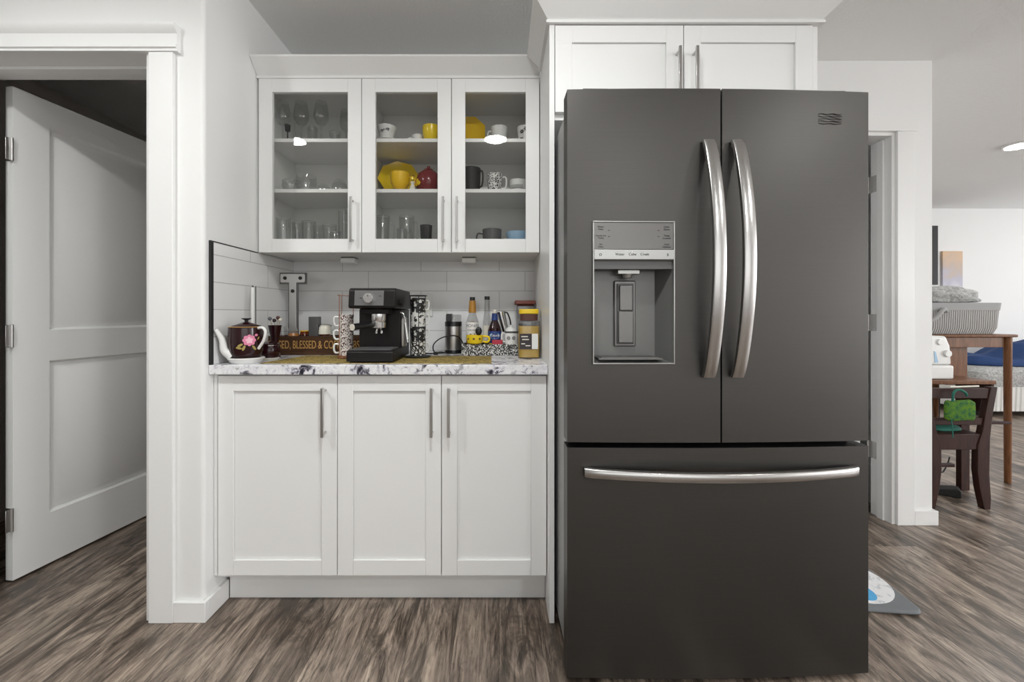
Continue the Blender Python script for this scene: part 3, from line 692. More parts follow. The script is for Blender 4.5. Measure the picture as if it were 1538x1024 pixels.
bm = bm_()
for cx, cz in ((-.046, .055), (-.036, .043), (-.052, .040)):
    for k in range(7): a_ = k*2*PI/7; blob_disc(bm, 0, cx+.0058*math.cos(a_), cz+.0058*math.sin(a_), .0052, .0028, a_, bend=.0585, off=.0045)
obj('flower_print', bm, 'yellow', t)
t = thing('figurine', 'small yellow and white ornament between yellow cup and burgundy teapot', 'ornament', (PX(620, 1.90), 1.895, ZM)); bm = bm_()
lathe(bm, [(0, 0), (.014, 0), (.012, .015), (.006, .03), (.010, .04), (0, .048)], n=14); obj('base', bm, 'cream', t)
bm = bm_(); lathe(bm, [(0, .048), (.009, .05), (.008, .062), (0, .066)], n=14); obj('head', bm, 'yellow', t)
t = mug('mug', 'tall black mug at the left of the right compartment', 'mug', PX(708, 1.92), 1.92, ZM, .043, .108, 'matte', taper=.92, hang=math.radians(-30))
mug('mug', 'white mug covered in black leopard spots', 'mug', PX(743, 1.92), 1.92, ZM, .037, .082, 'leopard', taper=.82, hang=math.radians(-10))
t = mug('teacup', 'low white mug with a faint grey band, right end of the middle shelf', 'cup', PX(778, 1.95), 1.95, ZM, .042, .062, 'white', taper=.8, hang=math.radians(10))
obj('band_print', wrap_label(.0375, -.035, .02, .022, .036, off=.0035), 'greyfab', t)
# --- cabinet floor
gg = 'clear drinking glasses on the cabinet floor'
for i, (px, Y, top, r, tp, hang, lab) in enumerate((
    (426, 1.92, 328, .032, .88, None, 'tall clear glass nearest the left side of the cabinet floor'),
    (447, 2.0, 334, .026, .9, None, 'narrow clear glass second from the left on the cabinet floor'),
    (464, 1.94, 333, .031, .95, None, 'wide clear glass third from the left on the cabinet floor'),
    (477, 2.02, 339, .022, .9, None, 'slim clear glass behind the wide one, left compartment'),
    (495, 1.98, 338, .033, .9, None, 'squat clear glass with a dark rim, left compartment'),
    (503, 1.90, 348, .026, .9, None, 'lowest clear glass in front, right part of the left compartment'),
    (517, 1.99, 317, .028, .95, None, 'tallest clear glass beside the left door handle'),
    (575, 1.93, 325, .031, .9, 0, 'tall clear glass mug at the left of the middle compartment'),
    (611, 1.97, 325, .036, .95, math.radians(-20), 'large clear glass mug in the centre of the middle compartment'),
    (604, 1.89, 344, .024, .9, 0, 'small clear glass mug in front of the large glass mug'),
    (640, 1.92, 339, .028, .8, None, 'faceted smoked glass tumbler in the middle compartment'))):
    h = PZ(top, Y)-ZB
    tumbler(lab, PX(px, Y), Y, ZB, r, h, 'glassd' if px == 640 else 'glass', tp, hang, group=gg if px != 640 else None, ribs=px == 640)
bm = bm_(); lathe(bm, [(0, 0), (.012, 0), (.014, .012), (.008, .024), (0, .026)], n=16)
tag(obj('bottle_stopper', bm, 'matte', loc=(PX(408, 1.88), 1.885, ZB)), 'tiny black stopper in the left corner of the cabinet floor', 'stopper')
mug('mug', 'dark grey mug with its handle to the left on the cabinet floor', 'mug', PX(739, 1.92), 1.92, ZB, .044, .100, 'tin', hang=PI, taper=.9, out=.03)
bm = bm_(); lathe(bm, [(0, .003), (.025, .003), (.028, 0), (.045, .03), (.054, .092), (.051, .092), (.042, .032), (0, .008)])
tag(obj('bowl', bm, 'blue', loc=(PX(777, 1.95), 1.945, ZB)), 'light blue bowl at the right end of the cabinet floor', 'bowl')

# ---------------------------------------------------------------- on the counter
Zc = CT+.0003
bm = bm_()
prism(bm, [(-.90, 1.575), (-.029, 1.572), (-.035, 1.845), (-.86, 1.87)], 'z', Zc, Zc+.0018)
tag(obj('table_runner', bm, 'runner'), 'gold and olive leaf-patterned cloth runner lying on the counter', 'cloth')
Zr = Zc+.0021
# teapot
t = thing('teapot', 'dark maroon teapot with a pink rose and white spout', 'teapot', (-.970, 1.606, Zc))
R_ = .061
bm = bm_(); lathe(bm, [(0, .014), (.042, .014), (.050, .022), (.058, .045), (R_, .075), (R_, .115), (.060, .134), (.054, .137), (0, .137)], n=44); obj('body', bm, 'maroon', t)
bm = bm_(); lathe(bm, [(0, 0), (.050, 0), (.056, .006), (.064, .018), (.060, .021), (.048, .013), (0, .013)], n=44); obj('base', bm, 'white', t)
bm = bm_(); lathe(bm, [(0, .1375), (.052, .1375), (.048, .142), (.026, .149), (.010, .156), (0, .156)], n=36); obj('lid', bm, 'maroon', t)
bm = bm_(); lathe(bm, [(0, .156), (.006, .156), (.006, .162), (.016, .167), (.017, .170), (0, .170)], n=24); obj('lid_knob', bm, 'matte', t)
bm = bm_(); lathe(bm, [(.055, .1365), (.059, .1355), (.0605, .137), (.055, .1385), (.055, .1365)], n=44); obj('gold_rim', bm, 'gold', t)
a = math.radians(218)
pts = curve([(.048*math.cos(a), .048*math.sin(a), .030), (.070*math.cos(a), .070*math.sin(a), .050), (.078*math.cos(a), .078*math.sin(a), .090), (.098*math.cos(a), .098*math.sin(a), .130)], 6)
bm = bm_(); n_ = len(pts); tube(bm, pts, [.020-.013*(i/(n_-1))**.8 for i in range(n_)], 12); obj('spout', bm, 'white', t)
bm = bm_(); a = math.radians(-18); tube(bm, [Vector((p.x*math.cos(a), p.x*math.sin(a), p.z)) for p in curve([(.055, 0, .132), (.080, 0, .134), (.094, 0, .118), (.084, 0, .085), (.060, 0, .055)], 7)], .0055, 10); obj('handle', bm, 'white', t)
bm = bm_(); random.seed(3)
c0 = (.006, .088); off = .60*R_
for k in range(8): a_ = k*PI/4; blob_disc(bm, 0, off+c0[0]+.013*math.cos(a_), c0[1]+.012*math.sin(a_), .010, .008, a_, mi=0, bend=R_, off=.0006)
for k in range(5): a_ = k*2*PI/5+.4; blob_disc(bm, 0, off+c0[0]+.006*math.cos(a_), c0[1]+.006*math.sin(a_), .007, .005, a_, mi=1, bend=R_, off=.0010)
for cx, cz, an in ((-.024, .070, .5), (-.012, .060, 1.2), (.022, .060, 2.2), (-.028, .060, -.2)): blob_disc(bm, 0, off+cx, cz, .011, .0045, an, mi=2, bend=R_, off=.0008)
blob_disc(bm, 0, off+.030, .107, .006, .005, 0, mi=0, bend=R_, off=.0006); blob_disc(bm, 0, off+.038, .095, .007, .003, 1, mi=2, bend=R_, off=.0006)
obj('rose_print', bm, ['pink', 'palepink', 'leaf'], t, recalc=False)
# sugar bowl
t = thing('sugar_bowl', 'short dark maroon sugar bowl with pale base beside the teapot', 'bowl', (PX(405, 1.712), 1.712, Zc))
bm = bm_(); lathe(bm, [(0, .008), (.034, .008), (.039, .02), (.040, .050), (.036, .060), (0, .060)], n=36); obj('body', bm, 'maroon', t)
bm = bm_(); lathe(bm, [(0, 0), (.030, 0), (.037, .007), (.034, .0095), (0, .0075)], n=36); obj('base', bm, 'cream', t)
bm = bm_(); lathe(bm, [(0, .0602), (.040, .0602), (.038, .066), (.015, .074), (0, .074)], n=36); obj('lid', bm, 'maroon', t)
bm = bm_(); lathe(bm, [(.0365, .0585), (.0385, .059), (.0385, .0602), (.0365, .0602), (.0365, .0585)], n=36); obj('rim', bm, 'chrome', t)
# vase with dried flowers
t = thing('bud_vase', 'tall narrow dark maroon vase behind the sugar bowl', 'vase', (PX(413, 1.80), 1.80, Zc))
bm = bm_(); lathe(bm, [(0, 0), (.022, 0), (.020, .01), (.014, .05), (.018, .09), (.027, .138), (.025, .138), (.016, .09), (0, .05)], n=28); obj('body', bm, 'maroon', t)
for i, (dx, dz, mm) in enumerate(((-.022, .166, 'greyprint'), (-.004, .158, 'maroon'), (.012, .170, 'brownred'), (.020, .162, 'cream'))):
    f_ = thing('dried_flower', ('grey', 'purple', 'reddish-brown', 'pale cream')[i]+' dried flower head standing in the narrow vase', 'flower', (PX(413, 1.80), 1.80, Zc), group='dried flowers in the vase')
    bm = bm_(); tube(bm, [(dx*.2, 0, .06), (dx*.5, .002*i, .13), (dx, .002*i, dz)], .001, 5); obj('stem', bm, 'leaf', f_)
    bm = bm_(); bmesh.ops.create_icosphere(bm, subdivisions=2, radius=.008, matrix=Matrix.Translation((dx, .002*i, dz)))
    for v in bm.verts: v.co += Vector([random.uniform(-.0018, .0018) for _ in range(3)])
    obj('flower_head', bm, mm, f_, smooth=True)
# slim frother stand against the side wall
t = thing('upright_tube', 'slim white upright tube with a dark rod against the side tiles', 'tube', (-1.012, 1.725, Zc))
bm = bm_(); lathe(bm, [(0, 0), (.026, 0), (.026, .006), (0, .008)], n=24); obj('base', bm, 'white', t)
bm = bm_(); tube(bm, [(-.004, 0, .008), (-.004, 0, .296)], .0078, 14); obj('tube', bm, 'white', t)
bm = bm_(); tube(bm, [(.0085, 0, .007), (.0085, 0, .300)], .0022, 8); obj('rod', bm, 'tin', t)
bm = bm_(); lathe(bm, [(0, .296), (.005, .296), (.002, .304), (0, .304)], -.004, 0, 10); obj('tip', bm, 'tin', t)
# wooden box sign
Yb = 1.906
t = thing('wooden_box', 'dark stained wooden box with carved coffee motto, standing on the counter', 'box', (-1.052, Yb, Zc))
W_ = .50; H_ = .086; D_ = .115
bm = bm_(); box(bm, 0, W_, 0, .010, 0, H_); box(bm, 0, W_, D_-.010, D_, 0, H_); box(bm, 0, .010, .010, D_-.010, 0, H_); box(bm, W_-.010, W_, .010, D_-.010, 0, H_); box(bm, .010, W_-.010, .010, D_-.010, 0, .008)
obj('box_body', bm, 'boxwood', t, bevel=.001)
text('motto_text', 'STRESSED, BLESSED & COFFEE OBSESSED', .052, 'gold', t, (.232, -.0006, .045), sx=.56)
# metal T bracket
t = thing('metal_server', 'T-shaped steel server with three rivet holes, standing in the wooden box', 'utensil', (PX(439.5, 1.965), 1.965, Zc+.009))
bm = bm_()
prism(bm, [(-.023, 0), (.023, 0), (.023, .10), (.017, .115), (.017, .325), (.054, .325), (.058, .33), (.058, .362), (.054, .366), (-.054, .366), (-.058, .362), (-.058, .33), (-.054, .325), (-.017, .325), (-.017, .115), (-.023, .10)], 'y', 0, .004)
obj('blade', bm, 'steel', t, bevel=.001)
bm = bm_()
for x, z in ((-.036, .346), (.036, .346), (0, .285), (0, .225), (0, .16)): lathe(bm, [(0, 0), (.008, 0), (.007, .002), (0, .0022)], n=16)
bm.free(); bm = bm_()
for x, z in ((-.036, .346), (.036, .346), (0, .285)):
    tube(bm, [(x, 0, z), (x, -.002, z)], .0085, 18)
obj('rivet', bm, 'matte', t)
bm = bm_(); box(bm, -.064, .064, .0045, .012, .318, .372); box(bm, -.024, .024, .0045, .012, .06, .318); obj('backing', bm, 'tin', t, bevel=.002)
def jar(name, label, X, Y, Z, r, h, m, lidm=None, lidh=.015, content=None, ch=0, cat='jar', group=None):
    t = thing(name, label, cat, (X, Y, Z), group=group)
    bm = bm_(); lathe(bm, [(0, 0), (r*.95, 0), (r, .005), (r, h*.85), (r*.88, h), (r*.88-.002, h), (r-.0025, h*.84), (r-.0025, .006), (0, .004)], n=28); obj('jar_body', bm, m, t)
    if content: bm = bm_(); lathe(bm, [(0, .0045), (r-.004, .0065), (r-.004, ch), (0, ch)], n=24); obj('contents', bm, content, t)
    if lidm: bm = bm_(); lathe(bm, [(0, h+.0005), (r*.96, h+.0005), (r*.96, h+lidh), (0, h+lidh)], n=28); obj('lid', bm, lidm, t, bevel=.001)
    return t
jb = Zc+.009
jar('candle_jar', 'clear jar of orange and yellow wax in the wooden box', PX(441, 1.941), 1.941, jb, .047-.021, .098, 'glass', content='orange', ch=.088)
jar('glass_jar', 'amber glass jar beside the orange wax jar in the wooden box', PX(458, 1.955), 1.955, jb, .022, .095, 'amberg', lidm='mustard', lidh=.006)
jar('glass_jar', 'clear glass jar at the left end of the wooden box', PX(424, 1.95), 1.95, jb, .021, .120, 'glass', content='brownred', ch=.08)
bm = bm_(); box(bm, -.022, .022, -.02, .02, 0, .165); t = obj('spice_tin', bm, 'tin', loc=(PX(473, 1.965), 1.965, jb), bevel=.003); tag(t, 'dark grey square spice tin in the wooden box', 'tin')
t = jar('spice_jar', 'small jar with a cream cloth cover tied over its lid, in the box', PX(488.5, 1.955), 1.955, jb, .024, .085, 'amberg', content='brownred', ch=.08)
bm = bm_(); lathe(bm, [(.029, .084), (.0285, .100), (.026, .116), (.020, .126), (0, .128), (0, .0865), (.029, .084)], n=24); obj('cloth_cover', bm, 'cream', t)
bm = bm_(); tube(bm, [(.0285*math.cos(a*PI/8), .0285*math.sin(a*PI/8), .124-.006*math.sin(a*PI/8)) for a in range(17)], .0015, 6); obj('wire_clasp', bm, 'tin', t)

# wire rack with three demitasse cups (left of the machine)
RX, RY = PX(520, 1.755), 1.755
t = thing('cup_rack', 'copper wire rack holding three stacked floral cups', 'rack', (RX, RY, Zr))
bm = bm_()
for a in (PI*.80, PI*1.32, PI*.3): tube(bm, [(.034*math.cos(a), .034*math.sin(a), .002), (.034*math.cos(a), .034*math.sin(a), .262)], .0016, 8)
tube(bm, [(.034*math.cos(PI*.8+i*(PI*.52)/6), .034*math.sin(PI*.8+i*(PI*.52)/6), .262) for i in range(7)], .0016, 8)
tube(bm, [(.034*math.cos(PI*1.32-i*(PI*1.02)/8), .034*math.sin(PI*1.32-i*(PI*1.02)/8), .262) for i in range(9)], .0016, 8)
for z in (.003, .008): tube(bm, [(.034*math.cos(i*PI/12), .034*math.sin(i*PI/12), z) for i in range(25)], .0016, 8)
obj('wire_frame', bm, 'copper', t)
bm = bm_(); lathe(bm, [(0, .0095), (.032, .0095), (.032, .012), (0, .012)], n=24); obj('base_plate', bm, 'copper', t)
for i, lab in enumerate(('lowest', 'middle', 'topmost')):
    mug('espresso_cup', f'white espresso cup with brown floral print, {lab} of the three in the copper rack', 'cup', RX, RY, Zr+.0125+i*.0565, .0305, .056, 'floralcup', hang=math.radians(200), taper=.9, group='floral cups in the copper rack', out=.020)
# espresso machine
MX0, MX1, MY = -.574, -.402, 1.600
mc = thing('espresso_machine', 'black espresso machine with a steel control panel on the counter', 'coffee machine', ((MX0+MX1)/2, MY, Zr))
hw = (MX1-MX0)/2
bm = bm_(); prism(bm, [(-.026, .004), (-.026, .040), (-.018, .046), (.110, .046), (.110, .004)], 'x', -hw-.002, hw+.002); obj('drip_tray', bm, 'char', mc, bevel=.003)
bm = bm_(); box(bm, -hw+.008, hw-.008, -.012, .105, .0463, .050)
for i in range(10): box(bm, -hw+.014, hw-.014, -.008+i*.011, -.004+i*.011, .050, .0518)
obj('drip_grate', bm, 'tin', mc)
bm = bm_(); prism(bm, [(.111, .004), (.111, .205), (.27, .205), (.27, .004)], 'x', -hw, hw); obj('body', bm, 'char', mc, bevel=.006)
bm = bm_(); prism(bm, [(.005, .205), (-.002, .212), (.006, .276), (.016, .284), (.27, .284), (.27, .206), (.012, .2055)], 'x', -hw-.004, hw+.004); obj('head', bm, 'char', mc, bevel=.006)
bm = bm_(); prism(bm, [(-.0030, .216), (.0035, .274), (.0065, .274), (.0, .216)], 'x', -hw+.020, hw-.040); obj('control_panel', bm, 'panelgrey', mc, bevel=.001)
bm = bm_(); tube(bm, [(-.010, .002, .246), (-.010, -.016, .2445)], .019, 28); k = obj('knob', bm, 'chrome', mc, bevel=.002)
bm = bm_(); box(bm, -.0115, -.0085, -.0170, -.0155, .250, .263); obj('pointer', bm, 'matte', k)
bm = bm_(); box(bm, .028, .038, -.0010, .0002, .252, .254); box(bm, -.045, -.037, -.0020, -.0006, .244, .246); obj('dial_mark', bm, 'matte', mc)
bm = bm_(); prism(bm, [(-.032, .187), (-.034, .193), (-.032, .199), (.0, .199), (.002, .193), (.0, .187)], 'y', .105, .1105); l_ = obj('badge', bm, 'chrome', mc, bevel=.0015); l_.location.y = -.06
text('logo_text', "De'Longhi", .0085, 'matte', mc, (-.016, .0446, .1925))
bm = bm_(); box(bm, -.06, .055, .04, .111, .184, .2048); obj('group_housing', bm, 'char', mc, bevel=.003)
bm = bm_(); lathe(bm, [(0, .152), (.026, .152), (.029, .160), (.029, .184), (0, .184)], 0.008, .070, 28); obj('group_head', bm, 'chrome', mc)
pf = bm_(); lathe(pf, [(0, .118), (.012, .120), (.027, .130), (.029, .1515), (0, .1515)], .008, .070, 28); p_ = obj('portafilter', pf, 'chrome', mc)
bm = bm_(); tube(bm, [(-.012, .058, .141), (-.03, .038, .139), (-.055, .0, .136), (-.066, -.020, .134)], [.009, .011, .013, .013], 16); obj('handle', bm, 'black', p_)
bm = bm_(); tube(bm, [(-.066, -.020, .134), (-.0675, -.0225, .1338)], .0128, 20); obj('handle_cap', bm, 'cream', p_)
bm = bm_()
for dx in (-.008, .012): tube(bm, [(dx+.008, .066, .118), (dx+.008, .062, .106)], .0045, 10)
obj('spout', bm, 'chrome', p_)
bm = bm_(); tube(bm, [(hw+.0, .10, .190), (hw+.012, .10, .186), (hw+.020, .095, .165), (hw+.034, .085, .07)], .0035, 10); obj('steam_wand', bm, 'chrome', mc)
bm = bm_(); tube(bm, [(hw+.022, .0935, .150), (hw+.0325, .086, .082)], .0062, 12); obj('wand_sleeve', bm, 'chrome', mc)
bm = bm_(); box(bm, hw+.0005, hw+.013, .11, .17, .05, .17); obj('water_tank', bm, 'steel', mc, bevel=.004)
bm = bm_(); tube(bm, [(hw+.004, .07, .23), (hw+.018, .07, .23)], .013, 18); obj('steam_knob', bm, 'char', mc, bevel=.002)
for x in (-hw+.012, hw-.012):
    bm = bm_(); lathe(bm, [(0, 0), (.010, 0), (.010, .004), (0, .004)], x, 0, 16); obj('foot', bm, 'rubber', mc)
# mug tower
TX, TY = PX(628, 1.79), 1.79
t = thing('mug_rack', 'black wire rack of four stacked patterned mugs beside the machine', 'rack', (TX, TY, Zr)); bm = bm_()
for a in (-PI*.42, PI*.25, PI*.92): tube(bm, [(.0365*math.cos(a), .0365*math.sin(a), .002), (.0365*math.cos(a), .0365*math.sin(a), .262)], .0016, 8)
for z in (.002, .262): tube(bm, [(.0365*math.cos(i*PI/12), .0365*math.sin(i*PI/12), z) for i in range(25)], .002, 8)
obj('wire_frame', bm, 'matte', t)
bm = bm_(); lathe(bm, [(0, .0045), (.052, .0015), (.054, .0045), (.034, .009), (0, .009)], n=32); obj('base_plate', bm, 'matte', t)
for i, (mm, lab) in enumerate((('diamond', 'white mug with black diamond net, lowest in the black rack'), ('blackpat', 'black mug with white cross pattern, second from the bottom in the rack'),
                               ('dots', 'white mug with black drops, second from the top in the rack'), ('blackpat', 'dark mug with pale ovals, topmost in the black rack'))):
    mug('mug', lab, 'mug', TX, TY, Zr+.0095+i*.0608, .0325, .060, mm, hang=math.radians(35), taper=.92, group='patterned mugs in the black rack', out=.02)
# grinder
GX, GY = PX(681, 2.0), 2.0
t = thing('coffee_grinder', 'brushed steel coffee grinder with a black top and cord', 'grinder', (GX, GY, Zc))
bm = bm_(); lathe(bm, [(0, 0), (.042, 0), (.043, .004), (.041, .016), (0, .016)], n=36); obj('base', bm, 'black', t)
bm = bm_(); lathe(bm, [(0, .0165), (.0395, .0165), (.041, .03), (.041, .128), (0, .128)], n=40); obj('body', bm, 'steel', t)
bm = bm_(); lathe(bm, [(0, .1285), (.0405, .1285), (.0405, .150), (0, .150)], n=36); obj('collar', bm, 'black', t)
bm = bm_(); lathe(bm, [(0, .1505), (.038, .1505), (.037, .180), (.034, .184), (0, .184)], n=36); obj('cover', bm, 'clearp', t)
bm = bm_(); box(bm, -.030, -.006, -.040, .030, .1505, .1875); obj('switch', bm, 'black', t, bevel=.003)
bm = bm_(); tube(bm, curve([(.02, .047, .01), (.05, .03, .02), (.035, -.055, .075), (.0, -.06, .086), (-.05, -.06, .075), (-.085, -.06, .045), (-.083, -.055, .012), (-.05, -.055, .010), (-.03, -.058, .006), (-.09, -.075, .005), (-.13, -.07, .005), (-.165, -.06, .005)], 7), .0028, 8); obj('power_cord', bm, 'cordb', t)
bm = bm_(); box(bm, -.082, -.060, -.092, -.080, .0, .014); obj('plug', bm, 'cordb', t, bevel=.003)
# basket tray and its contents
t = thing('basket_tray', 'low oblong tray with black and white print, holding syrups and mug', 'tray', (-.042, 1.94, Zc))
bm = bm_(); a, b, h = .128, .060, .050
box(bm, -a, a, -b, -b+.004, 0, h); box(bm, -a, a, b-.004, b, 0, h); box(bm, -a, -a+.004, -b+.004, b-.004, 0, h); box(bm, a-.004, a, -b+.004, b-.004, 0, h); box(bm, -a+.004, a-.004, -b+.004, b-.004, 0, .003)
obj('tray_body', bm, 'basket', t, bevel=.0008)
Zk = Zc+.0035
def bottle(label, X, Y, r, h, neck, body, capm, labels, neckm=None, capr=.0125):
    t = thing('syrup_bottle', label, 'bottle', (X, Y, Zk))
    hb = h*.58; bm = bm_()
    lathe(bm, [(0, 0), (r*.95, 0), (r, .006), (r, hb), (r*.85, hb+.015), (neck*1.15, hb+.045), (neck, h-.018), (neck, h), (0, h)], n=32); obj('glass_body', bm, body, t)
    bm = bm_(); lathe(bm, [(0, h+.0005), (capr, h+.0005), (capr, h+.016), (0, h+.016)], n=20); obj('cap', bm, capm, t, bevel=.001)
    if neckm: bm = bm_(); lathe(bm, [(neck*1.32, hb+.046), (neck*1.06, h-.001), (neck*1.01, h-.001), (neck*1.17, hb+.046), (neck*1.32, hb+.046)], n=24); obj('neck_wrap', bm, neckm, t)
    for (a, b, z0, z1, mm) in labels: obj('label', wrap_label(r, a, b, z0, z1), mm, t)
    return t
t = bottle('clear syrup bottle with an amber wrapped neck and white label', PX(709.5, 1.9655), 1.9655, .030, .246, .014, 'clearp', 'black', [(-.042, .042, .06, .145, 'white')], 'amber')
bm = bm_(); lathe(bm, [(0, .004), (.0285, .006), (.0285, .140), (0, .150)], n=28); obj('syrup', bm, 'amber', t)
text('label_text', 'MONIN', .020, 'greyprint', t, (0, -.0306, .128), bend=.030, ext=.0003); text('label_text', 'CARAMEL', .010, 'brownred', t, (0, -.0306, .108), bend=.030, ext=.0003)
bm = bm_(); blob_disc(bm, 0, 0, .086, .016, .007, .2, bend=.030, off=.0012); obj('label_mark', bm, 'brownred', t, recalc=False)
t = bottle('clear glass bottle with a black cap behind the blue-labelled one', PX(731.5, 1.972), 1.974, .020, .250, .012, 'clearp', 'black', [(-.02, .02, .05, .13, 'cream')])
t = bottle('dark bottle with a bright blue oval label and blue neck', PX(743, 1.93), 1.93, .031, .186, .012, 'maroon', 'cream', [(-.042, .042, .05, .105, 'navy'), (-.03, .03, .035, .05, 'yellow')], 'navy', .009)
bm = bm_(); blob_disc(bm, 0, 0, .084, .024, .014, 0, bend=.031, off=.0010, n=20); obj('label_oval', bm, 'blue', t, recalc=False)
text('label_text', 'TORANI', .013, 'white', t, (0, -.0323, .084), bend=.031, ext=.0003)
# yellow mug in tray
t = mug('mug', 'yellow mug with brown dots, standing in the patterned tray', 'mug', PX(713, 1.903), 1.903, Zk, .0345, .092, 'yellow', hang=math.radians(-8), taper=.95, out=.032) if False else None
t = thing('mug', 'wide yellow mug with brown dots, standing in the patterned tray', 'mug', (PX(712, 1.915), 1.913, Zk)); bm = bm_()
t.location.y = 1.905
lathe(bm, [(0, .003), (.016, .003), (.018, 0), (.020, 0), (.0215, .04), (.021, .088), (.019, .088), (.019, .04), (0, .006)], n=30)
bm.free()
bm = bm_(); lathe(bm, [(0, .003), (.010, .003), (.010, 0), (.012, .004), (.012, .045), (.033, .052), (.0375, .070), (.0375, .088), (.035, .088), (.034, .070), (.028, .056), (.008, .048), (.008, .008), (0, .006)], n=34); obj('cup', bm, 'yellow', t)
t.location = (PX(713, 1.9), 1.8965, Zk)
bm = bm_(); tube(bm, curve([(.038, -.006, .083), (.062, -.01, .080), (.066, -.01, .066), (.056, -.008, .056), (.037, -.004, .060)], 6), .005, 10); obj('handle', bm, 'yellow', t)
bm = bm_()
for cx in (-.03, -.002, .026): blob_disc(bm, 0, cx, .072, .005, .0045, 0, bend=.0375, off=.0006)
obj('dot_print', bm, 'brownred', t, recalc=False)
sp_ = thing('scoop', 'black plastic scoop leaning in the yellow mug', 'spoon', (PX(717, 1.9), 1.905, Zk+.060)); bm = bm_()
bmesh.ops.create_uvsphere(bm, u_segments=16, v_segments=10, radius=1)
for v in bm.verts: v.co = Vector((v.co.x*.015+.006, v.co.y*.007-.004, v.co.z*.020+.045))
obj('bowl', bm, 'black', sp_, smooth=True)
bm = bm_(); tube(bm, [(-.003, 0, .0), (.004, -.002, .03)], .003, 8); obj('handle', bm, 'black', sp_)
# red packet, small yellow packet
bm = bm_(); box(bm, -.024, .024, -.006, .006, 0, .066); tag(obj('packet', bm, 'red', loc=(PX(747, 1.893), 1.8945, Zk), bevel=.002, rot=(0, 0, 0)), 'small crimson packet standing in front of the dark bottle', 'packet')
# canister white with lid (in tray)
CX, CY = PX(767.5, 1.915), 1.918
t = thing('sugar_canister', 'small white canister with clasp lid and black floral print', 'canister', (CX, CY, Zk))
bm = bm_(); lathe(bm, [(0, 0), (.028, 0), (.030, .004), (.030, .098), (.026, .104), (0, .104)], n=32); obj('body', bm, 'white', t)
bm = bm_(); lathe(bm, [(.0302, .096), (.032, .098), (.032, .103), (.0302, .105), (.0302, .096)], n=32); obj('clasp_ring', bm, 'tin', t)
bm = bm_(); lathe(bm, [(0, .1045), (.028, .1045), (.026, .113), (.014, .122), (.008, .124), (.008, .132), (0, .134)], n=28); obj('lid', bm, 'white', t)
bm = bm_(); random.seed(5)
for cx in (-.012, .012):
    for k in range(7): a_ = k*2*PI/7; blob_disc(bm, 0, cx+.006*math.cos(a_), .074+.006*math.sin(a_), .004, .002, a_, bend=.030, off=.0007)
obj('floral_print', bm, 'greyprint', t, recalc=False)
bm = bm_(); tube(bm, curve([(-.028, -.01, .096), (-.041, -.014, .092), (-.041, -.014, .060), (-.028, -.01, .055)], 6), .0045, 8); obj('handle', bm, 'white', t)
# steel milk frothing pitcher leaning, behind
t = thing('measuring_scoop', 'tilted steel cup leaning behind the white canister', 'cup', (PX(759, 1.975), 1.968, Zc+.105), rot=(0, math.radians(-14), 0))
bm = bm_(); lathe(bm, [(0, 0), (.015, 0), (.021, .095), (.0195, .095), (.014, .003), (0, .003)], n=26); obj('cup', bm, 'chrome', t)
bm = bm_(); tube(bm, curve([(.019, -.004, .088), (.030, -.006, .080), (.034, -.006, .045), (.030, -.006, .015)], 6), .0035, 8); obj('handle', bm, 'black', t)
bm = bm_(); tube(bm, [(0, 0, -.098), (0, 0, -.001)], .006, 10); obj('stem', bm, 'chrome', t)
# tall glass canister with red brown lid
KX, KY = PX(789, 2.06), 2.062
t = thing('glass_canister', 'tall square glass canister with reddish-brown lid in the corner', 'canister', (KX, KY, Zc))
bm = bm_(); a = .043
v0 = box(bm, -a, a, -a, a, 0, .232); obj('jar_body', bm, 'clearp', t, bevel=.008)
bm = bm_(); box(bm, -a+.004, a-.004, -a+.004, a-.004, .004, .10); obj('contents', bm, 'brownred', t, bevel=.006)
bm = bm_(); box(bm, -a-.009, a+.003, -a-.006, a+.006, .233, .252); box(bm, -a+.002, a-.002, -a+.002, a-.002, .226, .233); obj('lid', bm, 'brownlid', t, bevel=.003)
# yellow capped jar in front
JX, JY = PX(794, 1.79), 1.792
t = thing('powder_jar', 'clear jar of golden powder with a bright yellow lid', 'jar', (JX, JY, Zc))
def sq(bm, w, z0, z1, r=.012): 
    p = []
    for cx, cy, a0 in ((w-r, w-r, 0), (-w+r, w-r, 90), (-w+r, -w+r, 180), (w-r, -w+r, 270)):
        for k in range(5): a_ = math.radians(a0+k*22.5); p.append((cx+r*math.cos(a_), cy+r*math.sin(a_)))
    prism(bm, p, 'z', z0, z1)
bm = bm_(); sq(bm, .045, .0, .158, .018); obj('jar_body', bm, 'clearp', t, bevel=.004)
bm = bm_(); sq(bm, .043, .003, .135, .017); obj('contents', bm, 'jarhoney', t, bevel=.003)
bm = bm_(); sq(bm, .037, .1585, .186, .016); obj('neck', bm, 'brownred', t)
bm = bm_(); sq(bm, .041, .1865, .207, .018); obj('lid', bm, 'lid', t, bevel=.003)
bm = bm_(); box(bm, -.041, .010, -.0462, -.0455, .040, .104); obj('label', bm, 'labeldark', t)
bm = bm_(); box(bm, .0105, .036, -.0462, -.0455, .040, .104); obj('label', bm, 'white', t)
bm = bm_()
for z, a, b in ((.092, -.034, -.006), (.080, -.030, -.002), (.062, -.034, -.018), (.054, -.016, .004)): box(bm, a, b, -.0466, -.0462, z-.0022, z+.0022)
obj('label_print', bm, 'cream', t)

